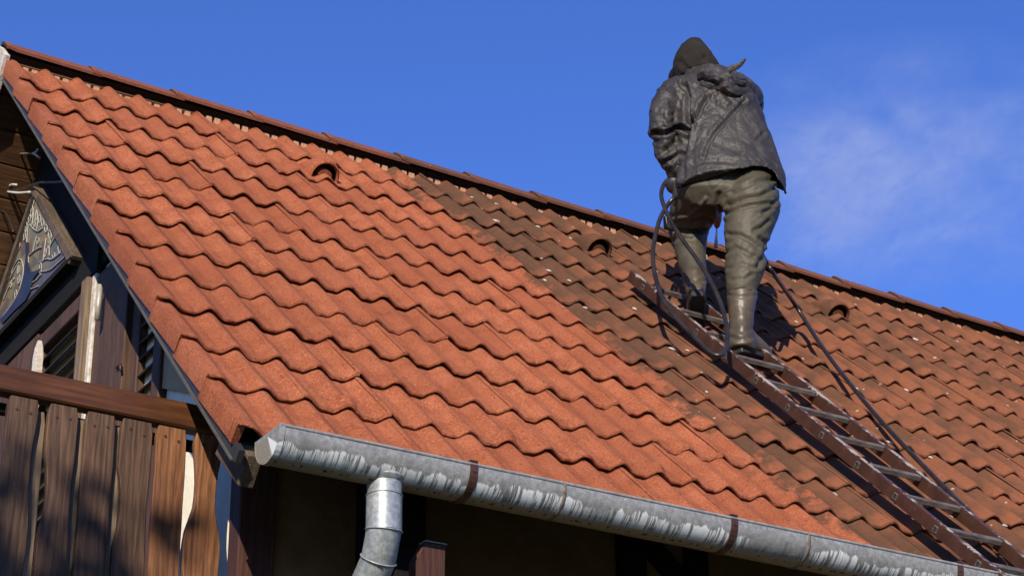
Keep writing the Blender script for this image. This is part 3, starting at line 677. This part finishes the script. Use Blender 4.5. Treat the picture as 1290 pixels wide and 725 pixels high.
def cloth(name, a, b, rough, dust, dcol, spec=.5, bump=.3, bscale=60):
    t = NT(name); p = t.pos(); n = t.noise(p, 7, 5, .6)
    c = t.mix(t.ss(n, .3, .7), a, b); c = t.mix(t.math('MULTIPLY', t.ss(t.noise(p, 22, 5, .7), .52, .72), dust), c, dcol)
    w1 = t.n('TexVoronoi', feature='DISTANCE_TO_EDGE'); q_ = t.n('VectorMath', operation='ADD'); t.put(q_.inputs[0], p)
    nz_ = t.n('TexNoise'); t.put(nz_.inputs['Vector'], p); nz_.inputs['Scale'].default_value = 9; sc_ = t.n('VectorMath', operation='SCALE'); t.t.links.new(nz_.outputs[1], sc_.inputs[0]); sc_.inputs['Scale'].default_value = .16
    t.t.links.new(sc_.outputs[0], q_.inputs[1]); t.put(w1.inputs['Vector'], q_.outputs[0]); w1.inputs['Scale'].default_value = 15
    b_ = t.bump(t.ss(w1.outputs[0], .0, .22), bump * .28, .010); t.bump(t.noise(p, bscale, 4, .6), bump, .006, b_)
    return t.fin(c, t.math('ADD', rough, t.math('MULTIPLY', n, .15)), 0, spec)
M_jacket = cloth('wet_dark_jacket', (.022, .019, .0170), (.041, .035, .031), .46, .6, (.078, .069, .062), .34, .6, 55)
M_wader = cloth('olive_wader', (.046, .041, .025), (.068, .058, .036), .50, .5, (.105, .085, .054), .3, .25, 50)
M_boot = cloth('muddy_olive_boot', (.052, .039, .024), (.080, .060, .038), .33, .5, (.11, .085, .055), .32, .12, 30)
M_sole = flat('black_boot_sole', (.010, .009, .008), (.022, .018, .015), 30, .6)
M_hood = cloth('brown_black_hood', (.013, .011, .009), (.022, .018, .014), .9, .3, (.045, .035, .026), .2, .5, 160)
M_skin = flat('skin', (.42, .24, .17), (.36, .19, .13), 20, .55)
M_glove = flat('black_glove', (.014, .013, .013), (.025, .023, .022), 30, .5)

person = bpy.data.objects.new('person', None)
# body: one continuous figure (face turned away up the roof, hands inside gloves)
bb = MB(); H = at(878, 80, 10.36)
etube(bb, [(916, 232, 9.84, 40, .10), (912, 200, 9.96, 40, .10), (904, 160, 10.10, 44, .10), (897, 125, 10.20, 42, .095), (888, 108, 10.26, 20, .07), (881, 96, 10.32, 14, .055), (879, 88, 10.36, 13, .055)], 16)
ball(bb, H, .075, .095, .110); fd = (eF * .9 + eU * .1).normalized()
ball(bb, H + eF * .098 - eU * .012, .013, .022, .020); ball(bb, H + eF * .080 - eU * .060, .030, .018, .022)
for sg in (-1, 1): ball(bb, H + eR * (.076 * sg) + eF * .005, .010, .018, .030); ball(bb, H + eR * (.030 * sg) + eF * .087 + eU * .012, .014, .012, .009)
etube(bb, [(936, 228, 9.80, 24, .085), (940, 270, 9.68, 22, .075), (938, 312, 9.58, 17, .055), (935, 360, 9.46, 14, .05), (934, 420, 9.32, 9, .04), (938, 434, 9.28, 9, .035)], 14)
etube(bb, [(893, 235, 9.88, 24, .085), (876, 262, 9.98, 22, .08), (868, 288, 10.02, 16, .06), (871, 320, 9.90, 13, .05), (876, 365, 9.68, 8, .04), (877, 380, 9.62, 8, .035)], 14)
etube(bb, [(850, 115, 10.24, 13, .045), (838, 140, 10.10, 9, .040), (838, 168, 9.99, 6, .03), (843, 200, 9.97, 6, .03), (848, 222, 9.96, 5, .022), (850, 236, 9.955, 7, .016)], 12)
etube(bb, [(938, 118, 10.24, 12, .045), (953, 134, 10.36, 10, .042), (948, 160, 10.52, 8, .036), (925, 196, 10.50, 7, .03), (912, 218, 10.44, 7, .016)], 12)
bm_e = fuse(bb, .011, 2); bm_e.polygons.foreach_set('use_smooth', [True] * len(bm_e.polygons)); bm_e.name = 'person'
person = link('person', setmat(bm_e, M_skin)); tag(person, 'person in dark hooded jacket and olive waders standing on the roof ladder, seen from behind', 'person')

# jacket with sleeves
jb = MB()
etube(jb, [(922, 246, 9.77, 68, .160), (921, 228, 9.84, 69, .164), (917, 205, 9.92, 64, .155), (912, 185, 9.99, 62, .160), (907, 165, 10.06, 59, .160), (903, 145, 10.12, 56, .155), (899, 128, 10.18, 55, .145), (894, 114, 10.23, 50, .125), (888, 105, 10.27, 37, .105), (882, 98, 10.30, 27, .085), (879, 93, 10.32, 23, .075)], 28, .92)
etube(jb, [(862, 112, 10.24, 20, .075), (848, 118, 10.20, 19.5, .075), (840, 130, 10.13, 18, .074), (835, 146, 10.06, 17.5, .072), (833, 160, 10.00, 16, .070), (834, 168, 9.98, 15, .066)], 18)
etube(jb, [(833, 160, 10.00, 11.5, .050), (836, 176, 9.98, 14.5, .060), (842, 192, 9.96, 16.5, .062), (847, 208, 9.95, 13.5, .055), (849.5, 220, 9.95, 9.5, .038), (849, 227, 9.95, 7.5, .032)], 16)
etube(jb, [(932, 116, 10.24, 22, .08), (944, 122, 10.28, 17, .07), (951, 131, 10.36, 12, .060), (950, 143, 10.46, 9.5, .052), (944, 158, 10.52, 9, .048), (928, 190, 10.52, 9, .04)], 16)
ball(jb, at(893, 98, 10.25), .085, .09, .065); ball(jb, at(858, 185, 10.0), .05, .06, .12)
jm = fuse(jb, .0075, 2)
JF = [([(938, 127), (928, 138), (915, 152), (902, 166), (893, 179), (887, 195)], .013, 2.3), ([(863, 108), (867, 122), (866, 138), (869, 152)], .024, 2.6), ([(893, 121), (884, 133), (879, 146), (871, 156)], .022, 2.6),
      ([(869, 152), (865, 168), (861, 188), (858, 205), (858, 222)], .026, 3.6), ([(824, 167), (838, 168), (852, 161), (868, 163)], .028, 2.6), ([(872, 207), (888, 202), (905, 202), (925, 204)], .008, 3), ([(955, 175), (962, 168)], .010, 2.5),
      ([(857, 104), (861, 114), (858, 124)], .013, 2.5), ([(880, 106), (895, 110), (912, 107)], .010, 2.6), ([(838, 190), (848, 182), (860, 176)], .016, 4.5), ([(836, 205), (848, 200), (856, 194)], .010, 3),
      ([(890, 172), (905, 182), (930, 190)], .005, 4), ([(845, 130), (852, 140), (848, 152)], .009, 2.5), ([(829, 140), (840, 147), (850, 143)], .007, 2.4), ([(905, 130), (915, 137), (922, 132)], .006, 2.4), ([(876, 110), (888, 116), (902, 118)], .010, 2.4), ([(940, 150), (950, 170), (955, 195)], .005, 4)]
def hem(q, p): return 0.
sculpt(jm, JF, .0085, 52, .020, .058, 3.1, lambda q: 1. if q[0] < 862 else max(.30, min(1, (168 - q[1]) / 40)))
# trim the hem: it rides up over the right buttock and drops at the hip
HEM = [(840, 236), (852, 234), (870, 231), (890, 226), (910, 219), (930, 212), (950, 208), (965, 209), (977, 216), (985, 232), (991, 246)]
def hem_y(x):
    for (x0, y0), (x1, y1) in zip(HEM, HEM[1:]):
        if x <= x1: return y0 + (y1 - y0) * max(0, (x - x0) / (x1 - x0))
    return HEM[-1][1]
bmj = bmesh.new(); bmj.from_mesh(jm); fv = {}
cz = at(917, 220, 9.86).dot(rz)
for v in bmj.verts:
    q = pix(v.co); f_ = q[1] - hem_y(q[0]); w_ = max(0, min(1, (v.co.dot(rz) - cz + .02) / .08)); fv[v] = f_ - 16 * w_
    if q[0] < 860 and q[1] < 236: fv[v] = -9
bmesh.ops.delete(bmj, geom=[f for f in bmj.faces if all(fv[v] > 0 for v in f.verts)], context='FACES')
for v in bmj.verts:
    if v.is_boundary and fv[v] > 0: v.co.z += fv[v] * mpp(9.8) * 1.1
loose = [v for v in bmj.verts if not v.link_faces]; bmesh.ops.delete(bmj, geom=loose, context='VERTS')
bmj.to_mesh(jm); bmj.free(); jm.name = 'jacket'
jm.polygons.foreach_set('use_smooth', [True] * len(jm.polygons))
jk = link('jacket', setmat(jm, M_jacket), person); so = jk.modifiers.new('thickness', 'SOLIDIFY'); so.thickness = .006; so.offset = -1
# hood of the sweater underneath, drawn up over the head
hb = MB()
etube(hb, [(881, 101, 10.30, 27, .10), (879, 93, 10.33, 29, .115), (876, 86, 10.36, 28.5, .125), (874, 78, 10.38, 26, .128), (873.5, 70, 10.40, 22.5, .122), (874, 62, 10.41, 17.5, .105), (875, 55, 10.42, 11, .075), (876, 51, 10.425, 5, .035)], 22)
ball(hb, at(856, 94, 10.40), .045, .07, .05); 
hm = fuse(hb, .010, 3)
sculpt(hm, [([(858, 78), (864, 86), (868, 92)], .007, 3), ([(888, 72), (895, 80), (901, 84)], .008, 3), ([(880, 88), (890, 86), (902, 88)], .010, 2.6)], .0045, 60, .02, .045, 8.)
hm.name = 'hood'; link('hood', setmat(hm, M_hood), person)
# the jacket's own hood hanging crumpled over the right shoulder, with its strap sticking up
def ribbon(pts, wd, n=10, th=.006, tw=0., vee=.62):
    P = catmull(pts, 6); mb = MB(); rings = []
    for i, p in enumerate(P):
        t_ = (P[min(i + 1, len(P) - 1)] - P[max(i - 1, 0)]).normalized(); a = t_.cross(rz).normalized(); b = a.cross(t_).normalized(); f_ = i / (len(P) - 1)
        w_ = wd[0] * (1 - f_) + wd[1] * f_ if len(wd) == 2 else (wd[0] * (1 - 2 * f_) + wd[1] * 2 * f_ if f_ < .5 else wd[1] * (2 - 2 * f_) + wd[2] * (2 * f_ - 1))
        an = tw * f_ + .5 * mn.noise(Vector((i * .22, wd[0] * 90, 0))); c_, s_ = math.cos(an), math.sin(an); u_ = a * c_ + b * s_; v_ = b * c_ - a * s_
        rings.append([p + u_ * (w_ * math.cos(2 * math.pi * k / n)) + v_ * (th * math.sin(2 * math.pi * k / n) + vee * w_ * abs(math.cos(2 * math.pi * k / n)) ** .7) for k in range(n)])
    return mb.loft(rings)
D0 = 9.99
hood2 = MB()
for rb in (ribbon([at(888, 100, D0 + .06), at(900, 97, D0), at(911, 103, D0 - .02), at(920, 112, D0 - .02), at(932, 117, D0), at(944, 113, D0 + .08)], (.020, .040, .022), th=.010),
           ribbon([at(878, 94, D0 + .08), at(892, 92, D0 + .04), at(905, 94, D0 + .03), at(913, 100, D0 + .03)], (.020, .034, .020), th=.010),
           ribbon([at(913, 100, D0), at(920, 103, D0 + .0), at(931, 104, D0 + .05), at(943, 110, D0 + .09), at(948, 117, D0 + .14)], (.014, .024, .028), th=.010),
           ribbon([at(908, 92, D0 + .04), at(915, 96, D0), at(921, 104, D0 - .01), at(922, 112, D0)], (.012, .022, .012), th=.008),
           ribbon([at(880, 104, D0 + .1), at(893, 108, D0 + .03), at(908, 111, D0 + .0), at(917, 117, D0)], (.014, .028, .012), th=.009),
           ribbon([at(928, 118, D0 + .02), at(938, 124, D0 + .04), at(947, 131, D0 + .1)], (.024, .026, .012), th=.010)):
    hood2.add(rb.v, rb.f)
h2m = hood2.mesh('jacket_hood', M_jacket, True); sculpt(h2m, [], .007, 20, .05, .10, 5.5); sharp(h2m, 28); h2m.name = 'jacket_hood'
link('jacket_hood', setmat(h2m, M_jacket), person)
link('hood_strap', ribbon([at(915, 104, D0 + .02), at(917, 94, D0 + .02), at(920, 87, D0 + .02), at(928, 84, D0 + .02), at(934, 80, D0 + .02), at(939, 74, D0 + .02)], (.011, .016, .006), th=.003, vee=.08).mesh('hood_strap', M_jacket, True), person)
# waders
wb = MB()
etube(wb, [(917, 205, 9.94, 52, .10), (917, 222, 9.90, 55, .115), (916, 238, 9.84, 60, .135), (915, 250, 9.80, 62, .135), (914, 262, 9.80, 48, .10)], 26, .95)
etube(wb, [(941, 226, 9.86, 32, .110), (946, 245, 9.78, 34, .130), (948, 262, 9.70, 35, .130), (944, 280, 9.65, 31.5, .112), (941, 298, 9.60, 28, .098), (940, 315, 9.56, 25.5, .090), (939, 332, 9.52, 25, .088), (937, 348, 9.48, 23, .082), (934, 362, 9.45, 19.5, .074), (934, 374, 9.42, 17, .064)], 24)
etube(wb, [(890, 230, 9.87, 33, .130), (882, 246, 9.90, 35, .140), (875, 262, 9.95, 31, .125), (869, 276, 10.0, 27, .110), (867, 288, 10.02, 25, .095), (868, 300, 9.98, 23, .085), (870, 318, 9.90, 19, .075), (873, 336, 9.82, 16.5, .065), (875, 352, 9.74, 14, .058)], 24)
wm = fuse(wb, .0080, 3)
WF = [([(922, 243), (940, 234), (958, 227), (974, 226)], .014, 3.2), ([(918, 258), (938, 250), (958, 247), (982, 234)], .015, 3.2), ([(914, 270), (930, 262), (950, 258), (972, 256)], .012, 3), ([(962, 268), (972, 262), (979, 252)], .012, 3),
      ([(918, 295), (932, 296), (946, 303), (956, 312)], .012, 3.2), ([(950, 290), (960, 286), (968, 278)], .012, 3), ([(915, 318), (926, 311), (940, 318), (955, 326)], .010, 3), ([(955, 335), (960, 326), (966, 318)], .016, 3.4), ([(918, 338), (935, 332), (950, 338)], .007, 3),
      ([(848, 276), (866, 273), (880, 262), (889, 250)], -.010, 2.6), ([(906, 244), (904, 256), (908, 272)], .012, 3.4), ([(846, 288), (866, 292), (886, 290)], .020, 3.2), ([(846, 303), (858, 299), (872, 302)], .010, 3), ([(872, 280), (884, 276), (894, 280)], .012, 3.4), ([(948, 345), (938, 352), (922, 352)], .006, 3), ([(957, 300), (966, 306), (962, 316)], .012, 3)]
WF = [(a_, b_ * .85, c_ * .85) for a_, b_, c_ in WF]
sculpt(wm, WF, .0035, -34, .018, .042, 12.3); wm.name = 'waders'; link('waders', setmat(wm, M_wader), person)
# boots
def boot(secs, toe, heel_px, name='boot'):
    b = MB(); etube(b, secs, 22); return b
rb_ = MB()
etube(rb_, [(935, 366, 9.445, 18.5, .068), (935, 370, 9.44, 19.6, .072), (934.5, 374, 9.43, 19.0, .069), (934, 386, 9.40, 17.4, .064), (934, 400, 9.37, 15.6, .058), (934, 414, 9.335, 15.2, .056), (934, 426, 9.305, 16.5, .060), (935, 436, 9.28, 17.5, .060), (935, 442, 9.265, 16, .052)], 24)
hl = at(928, 437, 9.27); tdir = Vector((.93, .30, .12)).normalized(); side = tdir.cross(eU).normalized(); un = side.cross(tdir).normalized()
rings = []; sole_r = []
for s_, hw, hh in ((-.015, .030, .050), (.03, .042, .075), (.08, .043, .078), (.13, .045, .062), (.18, .047, .050), (.225, .040, .040), (.255, .018, .024)):
    c_ = hl + tdir * s_ + un * (hh - .030); rings.append([c_ + side * (hw * math.cos(2 * math.pi * k / 18)) + un * (hh * math.sin(2 * math.pi * k / 18) if math.sin(2 * math.pi * k / 18) > 0 else .035 * math.sin(2 * math.pi * k / 18)) for k in range(18)])
    sole_r.append([hl + tdir * s_ + un * dz + side * (sx_ * (hw + .005)) for sx_, dz in ((-1, -.036), (1, -.036), (1, -.012), (-1, -.012))])
rb_.loft(rings)
bmsh = fuse(rb_, .009, 3); sculpt(bmsh, [([(917, 371), (934, 374), (953, 371)], .005, 1.8), ([(920, 424), (932, 428), (946, 424)], .006, 3), ([(922, 414), (936, 418), (948, 413)], .004, 3)], .003, 0, .012, .03, 21.)
bmsh.name = 'boot'; o1 = link('boot', setmat(bmsh, M_boot), person)
link('sole', MB().loft(sole_r).mesh('sole', M_sole, False, .004), o1)
lb = MB()
etube(lb, [(874.5, 346, 9.765, 15.2, .060), (875, 350, 9.75, 15.6, .062), (875.5, 354, 9.735, 14.8, .060), (876.5, 362, 9.70, 13.0, .055), (877, 370, 9.675, 12.2, .052)], 22)
hl = at(877.5, 368, 9.64); tdir = (eF * .86 - eU * .42).normalized(); side = tdir.cross(eU).normalized(); un = side.cross(tdir).normalized(); rings = []; sole_r = []
for s_, hw, hh in ((-.035, .026, .040), (0., .037, .060), (.05, .038, .065), (.09, .040, .055), (.13, .041, .045), (.165, .034, .036), (.185, .016, .022)):
    c_ = hl + tdir * s_ + un * (hh - .040); rings.append([c_ + side * (hw * math.cos(2 * math.pi * k / 18)) + un * (hh * math.sin(2 * math.pi * k / 18) if math.sin(2 * math.pi * k / 18) > 0 else .03 * math.sin(2 * math.pi * k / 18)) for k in range(18)])
    sole_r.append([hl + tdir * s_ + un * dz + side * (sx_ * (hw + .002)) for sx_, dz in ((-1, -.062), (1, -.062), (1, -.026), (-1, -.026))])
lb.loft(rings); lm_ = fuse(lb, .009, 3); sculpt(lm_, [([(860, 352), (875, 355), (890, 352)], .005, 1.8)], .003, 0, .012, .03, 31.); lm_.name = 'boot'; o2 = link('boot', setmat(lm_, M_boot), person)
link('sole', MB().loft(sole_r).mesh('sole', M_sole, False, .006), o2)
# gloved hands: palm, four fingers closed round what they hold, thumb
def glove(c, axis, back, size=1.):
    """c: centre of the grip, axis: direction of the held rod, back: from grip to the back of the hand"""
    axis = axis.normalized(); back = (back - axis * back.dot(axis)).normalized(); sd_ = axis.cross(back)
    mb = MB(); M = Matrix((axis, sd_, back)).transposed()
    ball(mb, c + back * .026, .042, .040, .017, M, 14)
    for k, (ln, rr) in enumerate(((.9, .0095), (1., .010), (.97, .0098), (.82, .0085))):
        off = axis * ((k - 1.5) * .020); pts = []
        for j in range(7):
            a = R(55 + 40 * j * ln); rad = .026 - .001 * j
            pts.append(c + off + back * (rad * math.cos(a)) + sd_ * (rad * math.sin(a)))
        mb.tube([c + off + back * .024 + sd_ * .012] + pts, [rr] + [rr * (1 - .05 * j) for j in range(7)], 8)
    tp = [c + axis * -.030 + back * .022 - sd_ * .020, c - axis * .034 + back * .006 - sd_ * .028, c - axis * .026 - back * .014 - sd_ * .022, c - axis * .016 - back * .024 - sd_ * .006]
    mb.tube(catmull(tp, 3), .0105, 8)
    return mb
hand = at(850, 233, 9.95)
link('glove', glove(hand, at(853, 243, 9.95) - at(842, 224, 9.95), -rz - eR * .3).mesh('glove', M_glove, True), person)
# pressure lance: only the end shows between the legs
gr = at(912, 222, 10.44); tip = at(903, 286, 10.62)
ldir = (tip - gr).normalized()
lance = link('spray_lance', MB().tube([gr - ldir * .22, gr, at(905, 268, 10.57)], .011, 8).mesh('spray_lance', M_cable, True)); tag(lance, 'pressure washer lance hanging down between the legs of the person', 'spray lance')
link('nozzle', MB().tube([at(905, 266, 10.566), at(904.3, 276, 10.59), at(903.2, 284, 10.61), tip], [.018, .020, .016, .010], 12).mesh('nozzle', flat('dull_red_plastic', (.26, .10, .075), (.20, .07, .05), 30, .5), True), lance)
link('glove', glove(gr, ldir, -eF + eR).mesh('glove', M_glove, True), person)
jet = link('water_jet', MB().tube([tip, at(902.5, 296, 10.64), at(902, 312, 10.66)], [.004, .006, .012], 8).mesh('water_jet', flat('spray_white', (.75, .78, .8), None, 20, .4), True), None, (0, 0, 0), 'stuff')
tag(jet, 'thin white jet of water under the lance nozzle', 'water')

# hose ----------------------------------------------------------------------
db = (on_roof(905, 446, .10) - CAM).dot(rz)
def hz(px, py): return at(px, py, 9.95 + (db - 9.95) * max(0, min(1, (py - 228) / 218)))
run = [on_roof(1300, 748, .02), on_roof(1266, 700, .02), on_roof(1228, 652, .018), on_roof(1196, 620, .018), on_roof(1120, 541, .02), on_roof(1078, 492, .03), on_roof(1038, 440, .05), on_roof(1002, 384, .12), at(975, 345, 9.60), at(962, 324, 9.72), at(948, 300, 9.95), at(920, 270, 10.12), at(885, 240, 10.12), at(862, 232, 10.0), hand]
loop = [(843, 226), (836, 233), (833, 245), (836, 258), (845, 278), (860, 302), (877, 325), (893, 350), (907, 380), (915, 408), (916, 432), (909, 446), (896, 444), (872, 421), (849, 397), (834, 374), (825, 345), (822.5, 318), (826, 295), (832, 274), (842, 257), (852, 247)]
run += [hz(*q) for q in loop] + [at(866, 240, 10.15), at(890, 228, 10.40), gr - ldir * .2]
hose = link('hose', MB().tube(catmull(run, 7), .0100, 10).mesh('hose', M_hose, True)); tag(hose, 'black high pressure hose looping from the hand of the person and running down the tiles', 'hose')
buckle = MB().box((-.02, -.012, -.035), (.02, .012, .035)); bko = link('strap_buckle', buckle.mesh('strap_buckle', M_cable, False, .006), person); bko.location = at(841, 281, 9.93)

# ------------------------------------------------------------------ chips of old paint and lichen on the unwashed tiles
mb = MB()
for i in range(120):
    u = rnd.uniform(2.1, 6.6); v = rnd.uniform(-.2, 3.5)
    if u < 2.42 - .12 * v or (2.77 < u < 3.13): continue
    hh = prof(u - .04) - TILT * ((v - .045) % GAU) + .002; s_ = rnd.uniform(.005, .011) * (1.6 if rnd.random() < .2 else 1); k = rnd.randrange(5, 8)
    a0 = rnd.uniform(0, 6); rg = []
    for zz, sc in ((0, 1), (.003, .75)):
        rg.append([uvn(u + s_ * sc * 1.3 * math.cos(a0 + 6.283 * j / k) * (1 + .3 * math.sin(j * 2.1)), v + s_ * sc * math.sin(a0 + 6.283 * j / k), hh + zz) for j in range(k)])
    mb.loft(rg)
ch = link('lichen_flakes', mb.mesh('lichen_flakes', M_chip), None, (0, 0, 0), 'stuff'); tag(ch, 'small pale flakes scattered over the unwashed right part of the roof', 'flakes')

# ------------------------------------------------------------------ spray drifting away behind the ridge
mb = MB(); mc = at(1165, 212, 12.4); ball(mb, Vector((0, 0, 0)), 1.65, .60, 1.0, None, 20)
mist = link('water_mist', mb.mesh('water_mist', M_cable, True), None, mc, 'stuff'); mist.rotation_euler = (0, R(-4), math.atan2(eR.y, eR.x))
t = NT('spray_mist'); t.t.nodes.remove(t.bsdf); p = t.obj(); x, y, z = t.sep(p)
vp = t.n('VolumePrincipled'); vp.inputs['Color'].default_value = (.95, .97, 1, 1); vp.inputs['Anisotropy'].default_value = -.15
rr_ = t.math('SQRT', t.math('ADD', t.math('ADD', t.math('POWER', t.math('DIVIDE', x, 1.65), 2.), t.math('POWER', t.math('DIVIDE', y, .6), 2.)), t.math('POWER', t.math('DIVIDE', z, 1.0), 2.)))
nz = t.noise(t.mapv(p, (1, 1, 1.3), (0, 0, 0), (0, R(-35), 0)), 1.7, 4, .55, .5)
nf = t.noise(t.mapv(p, (1.6, 1, 4.5), (0, 0, 0), (0, R(-38), 0)), 3.2, 6, .7, 1.2)
den = t.math('MULTIPLY', t.ss(rr_, 1.0, .2), t.math('MULTIPLY', t.ss(nz, .28, .78), t.ss(nf, .28, .72)))
den = t.math('MULTIPLY', den, t.ss(x, 2.3, -1.1))
t.put(vp.inputs['Density'], t.math('MULTIPLY', den, 1.9)); t.t.links.new(vp.outputs[0], t.out.inputs['Volume'])
t.mat.cycles.volume_step_rate = .5 if hasattr(t.mat.cycles, 'volume_step_rate') else 1
setmat(mist.data, t.mat); tag(mist, 'faint white cloud of spray drifting in front of the blue sky right of the person', 'mist')

# ------------------------------------------------------------------ garden tree left of the camera; its twigs shade the lower balcony
tc = Vector((-1.22, DEP, .02)) + SUN * 8.2; tb = Vector((tc.x, tc.y, GZ))
tree = bpy.data.objects.new('garden_tree', None); S.collection.objects.link(tree); tree.location = tb
tag(tree, 'broadleaf garden tree standing in the grass in front of the balcony', 'tree')
hh = tc.z - GZ; tk = MB()
tk.tube([(0, 0, 0), (.05, 0, hh * .4), (0, .05, hh * .75), (.03, 0, hh - .1)], [.16, .12, .07, .03], 10)
tr2 = random.Random(5); tips = []
for i in range(16):
    z0 = hh - 2.9 + 2.75 * i / 16; a = i * 2.4; L = 1.5 * (1 - .45 * i / 16); e = Vector((math.cos(a) * L, math.sin(a) * L, .25 * L - .25)); tk.tube([(0, 0, z0), Vector((0, 0, z0 + .1)) + e * .5, Vector((0, 0, z0)) + e], [.045, .03, .012], 6); tips.append(Vector((0, 0, z0)) + e)
link('trunk', tk.mesh('trunk', M_bark, True), tree)
lf = MB()
for i in range(5200):
    t0 = tr2.choice(tips); c = t0 * tr2.uniform(.55, 1.05) + Vector((0, 0, t0.z * (1 - 1) )) ; c.z = t0.z + tr2.gauss(0, .22); c.x += tr2.gauss(0, .22); c.y += tr2.gauss(0, .22)
    if c.z > hh + .02 * tr2.random(): continue
    a = Vector((tr2.gauss(0, 1), tr2.gauss(0, 1), tr2.gauss(0, 1))).normalized(); b = a.orthogonal().normalized(); s_ = tr2.uniform(.06, .11)
    lf.add([c - a * s_, c + b * s_ * .5, c + a * s_, c - b * s_ * .5], [(0, 1, 2, 3)])
link('crown', lf.mesh('crown', M_leaf), tree)
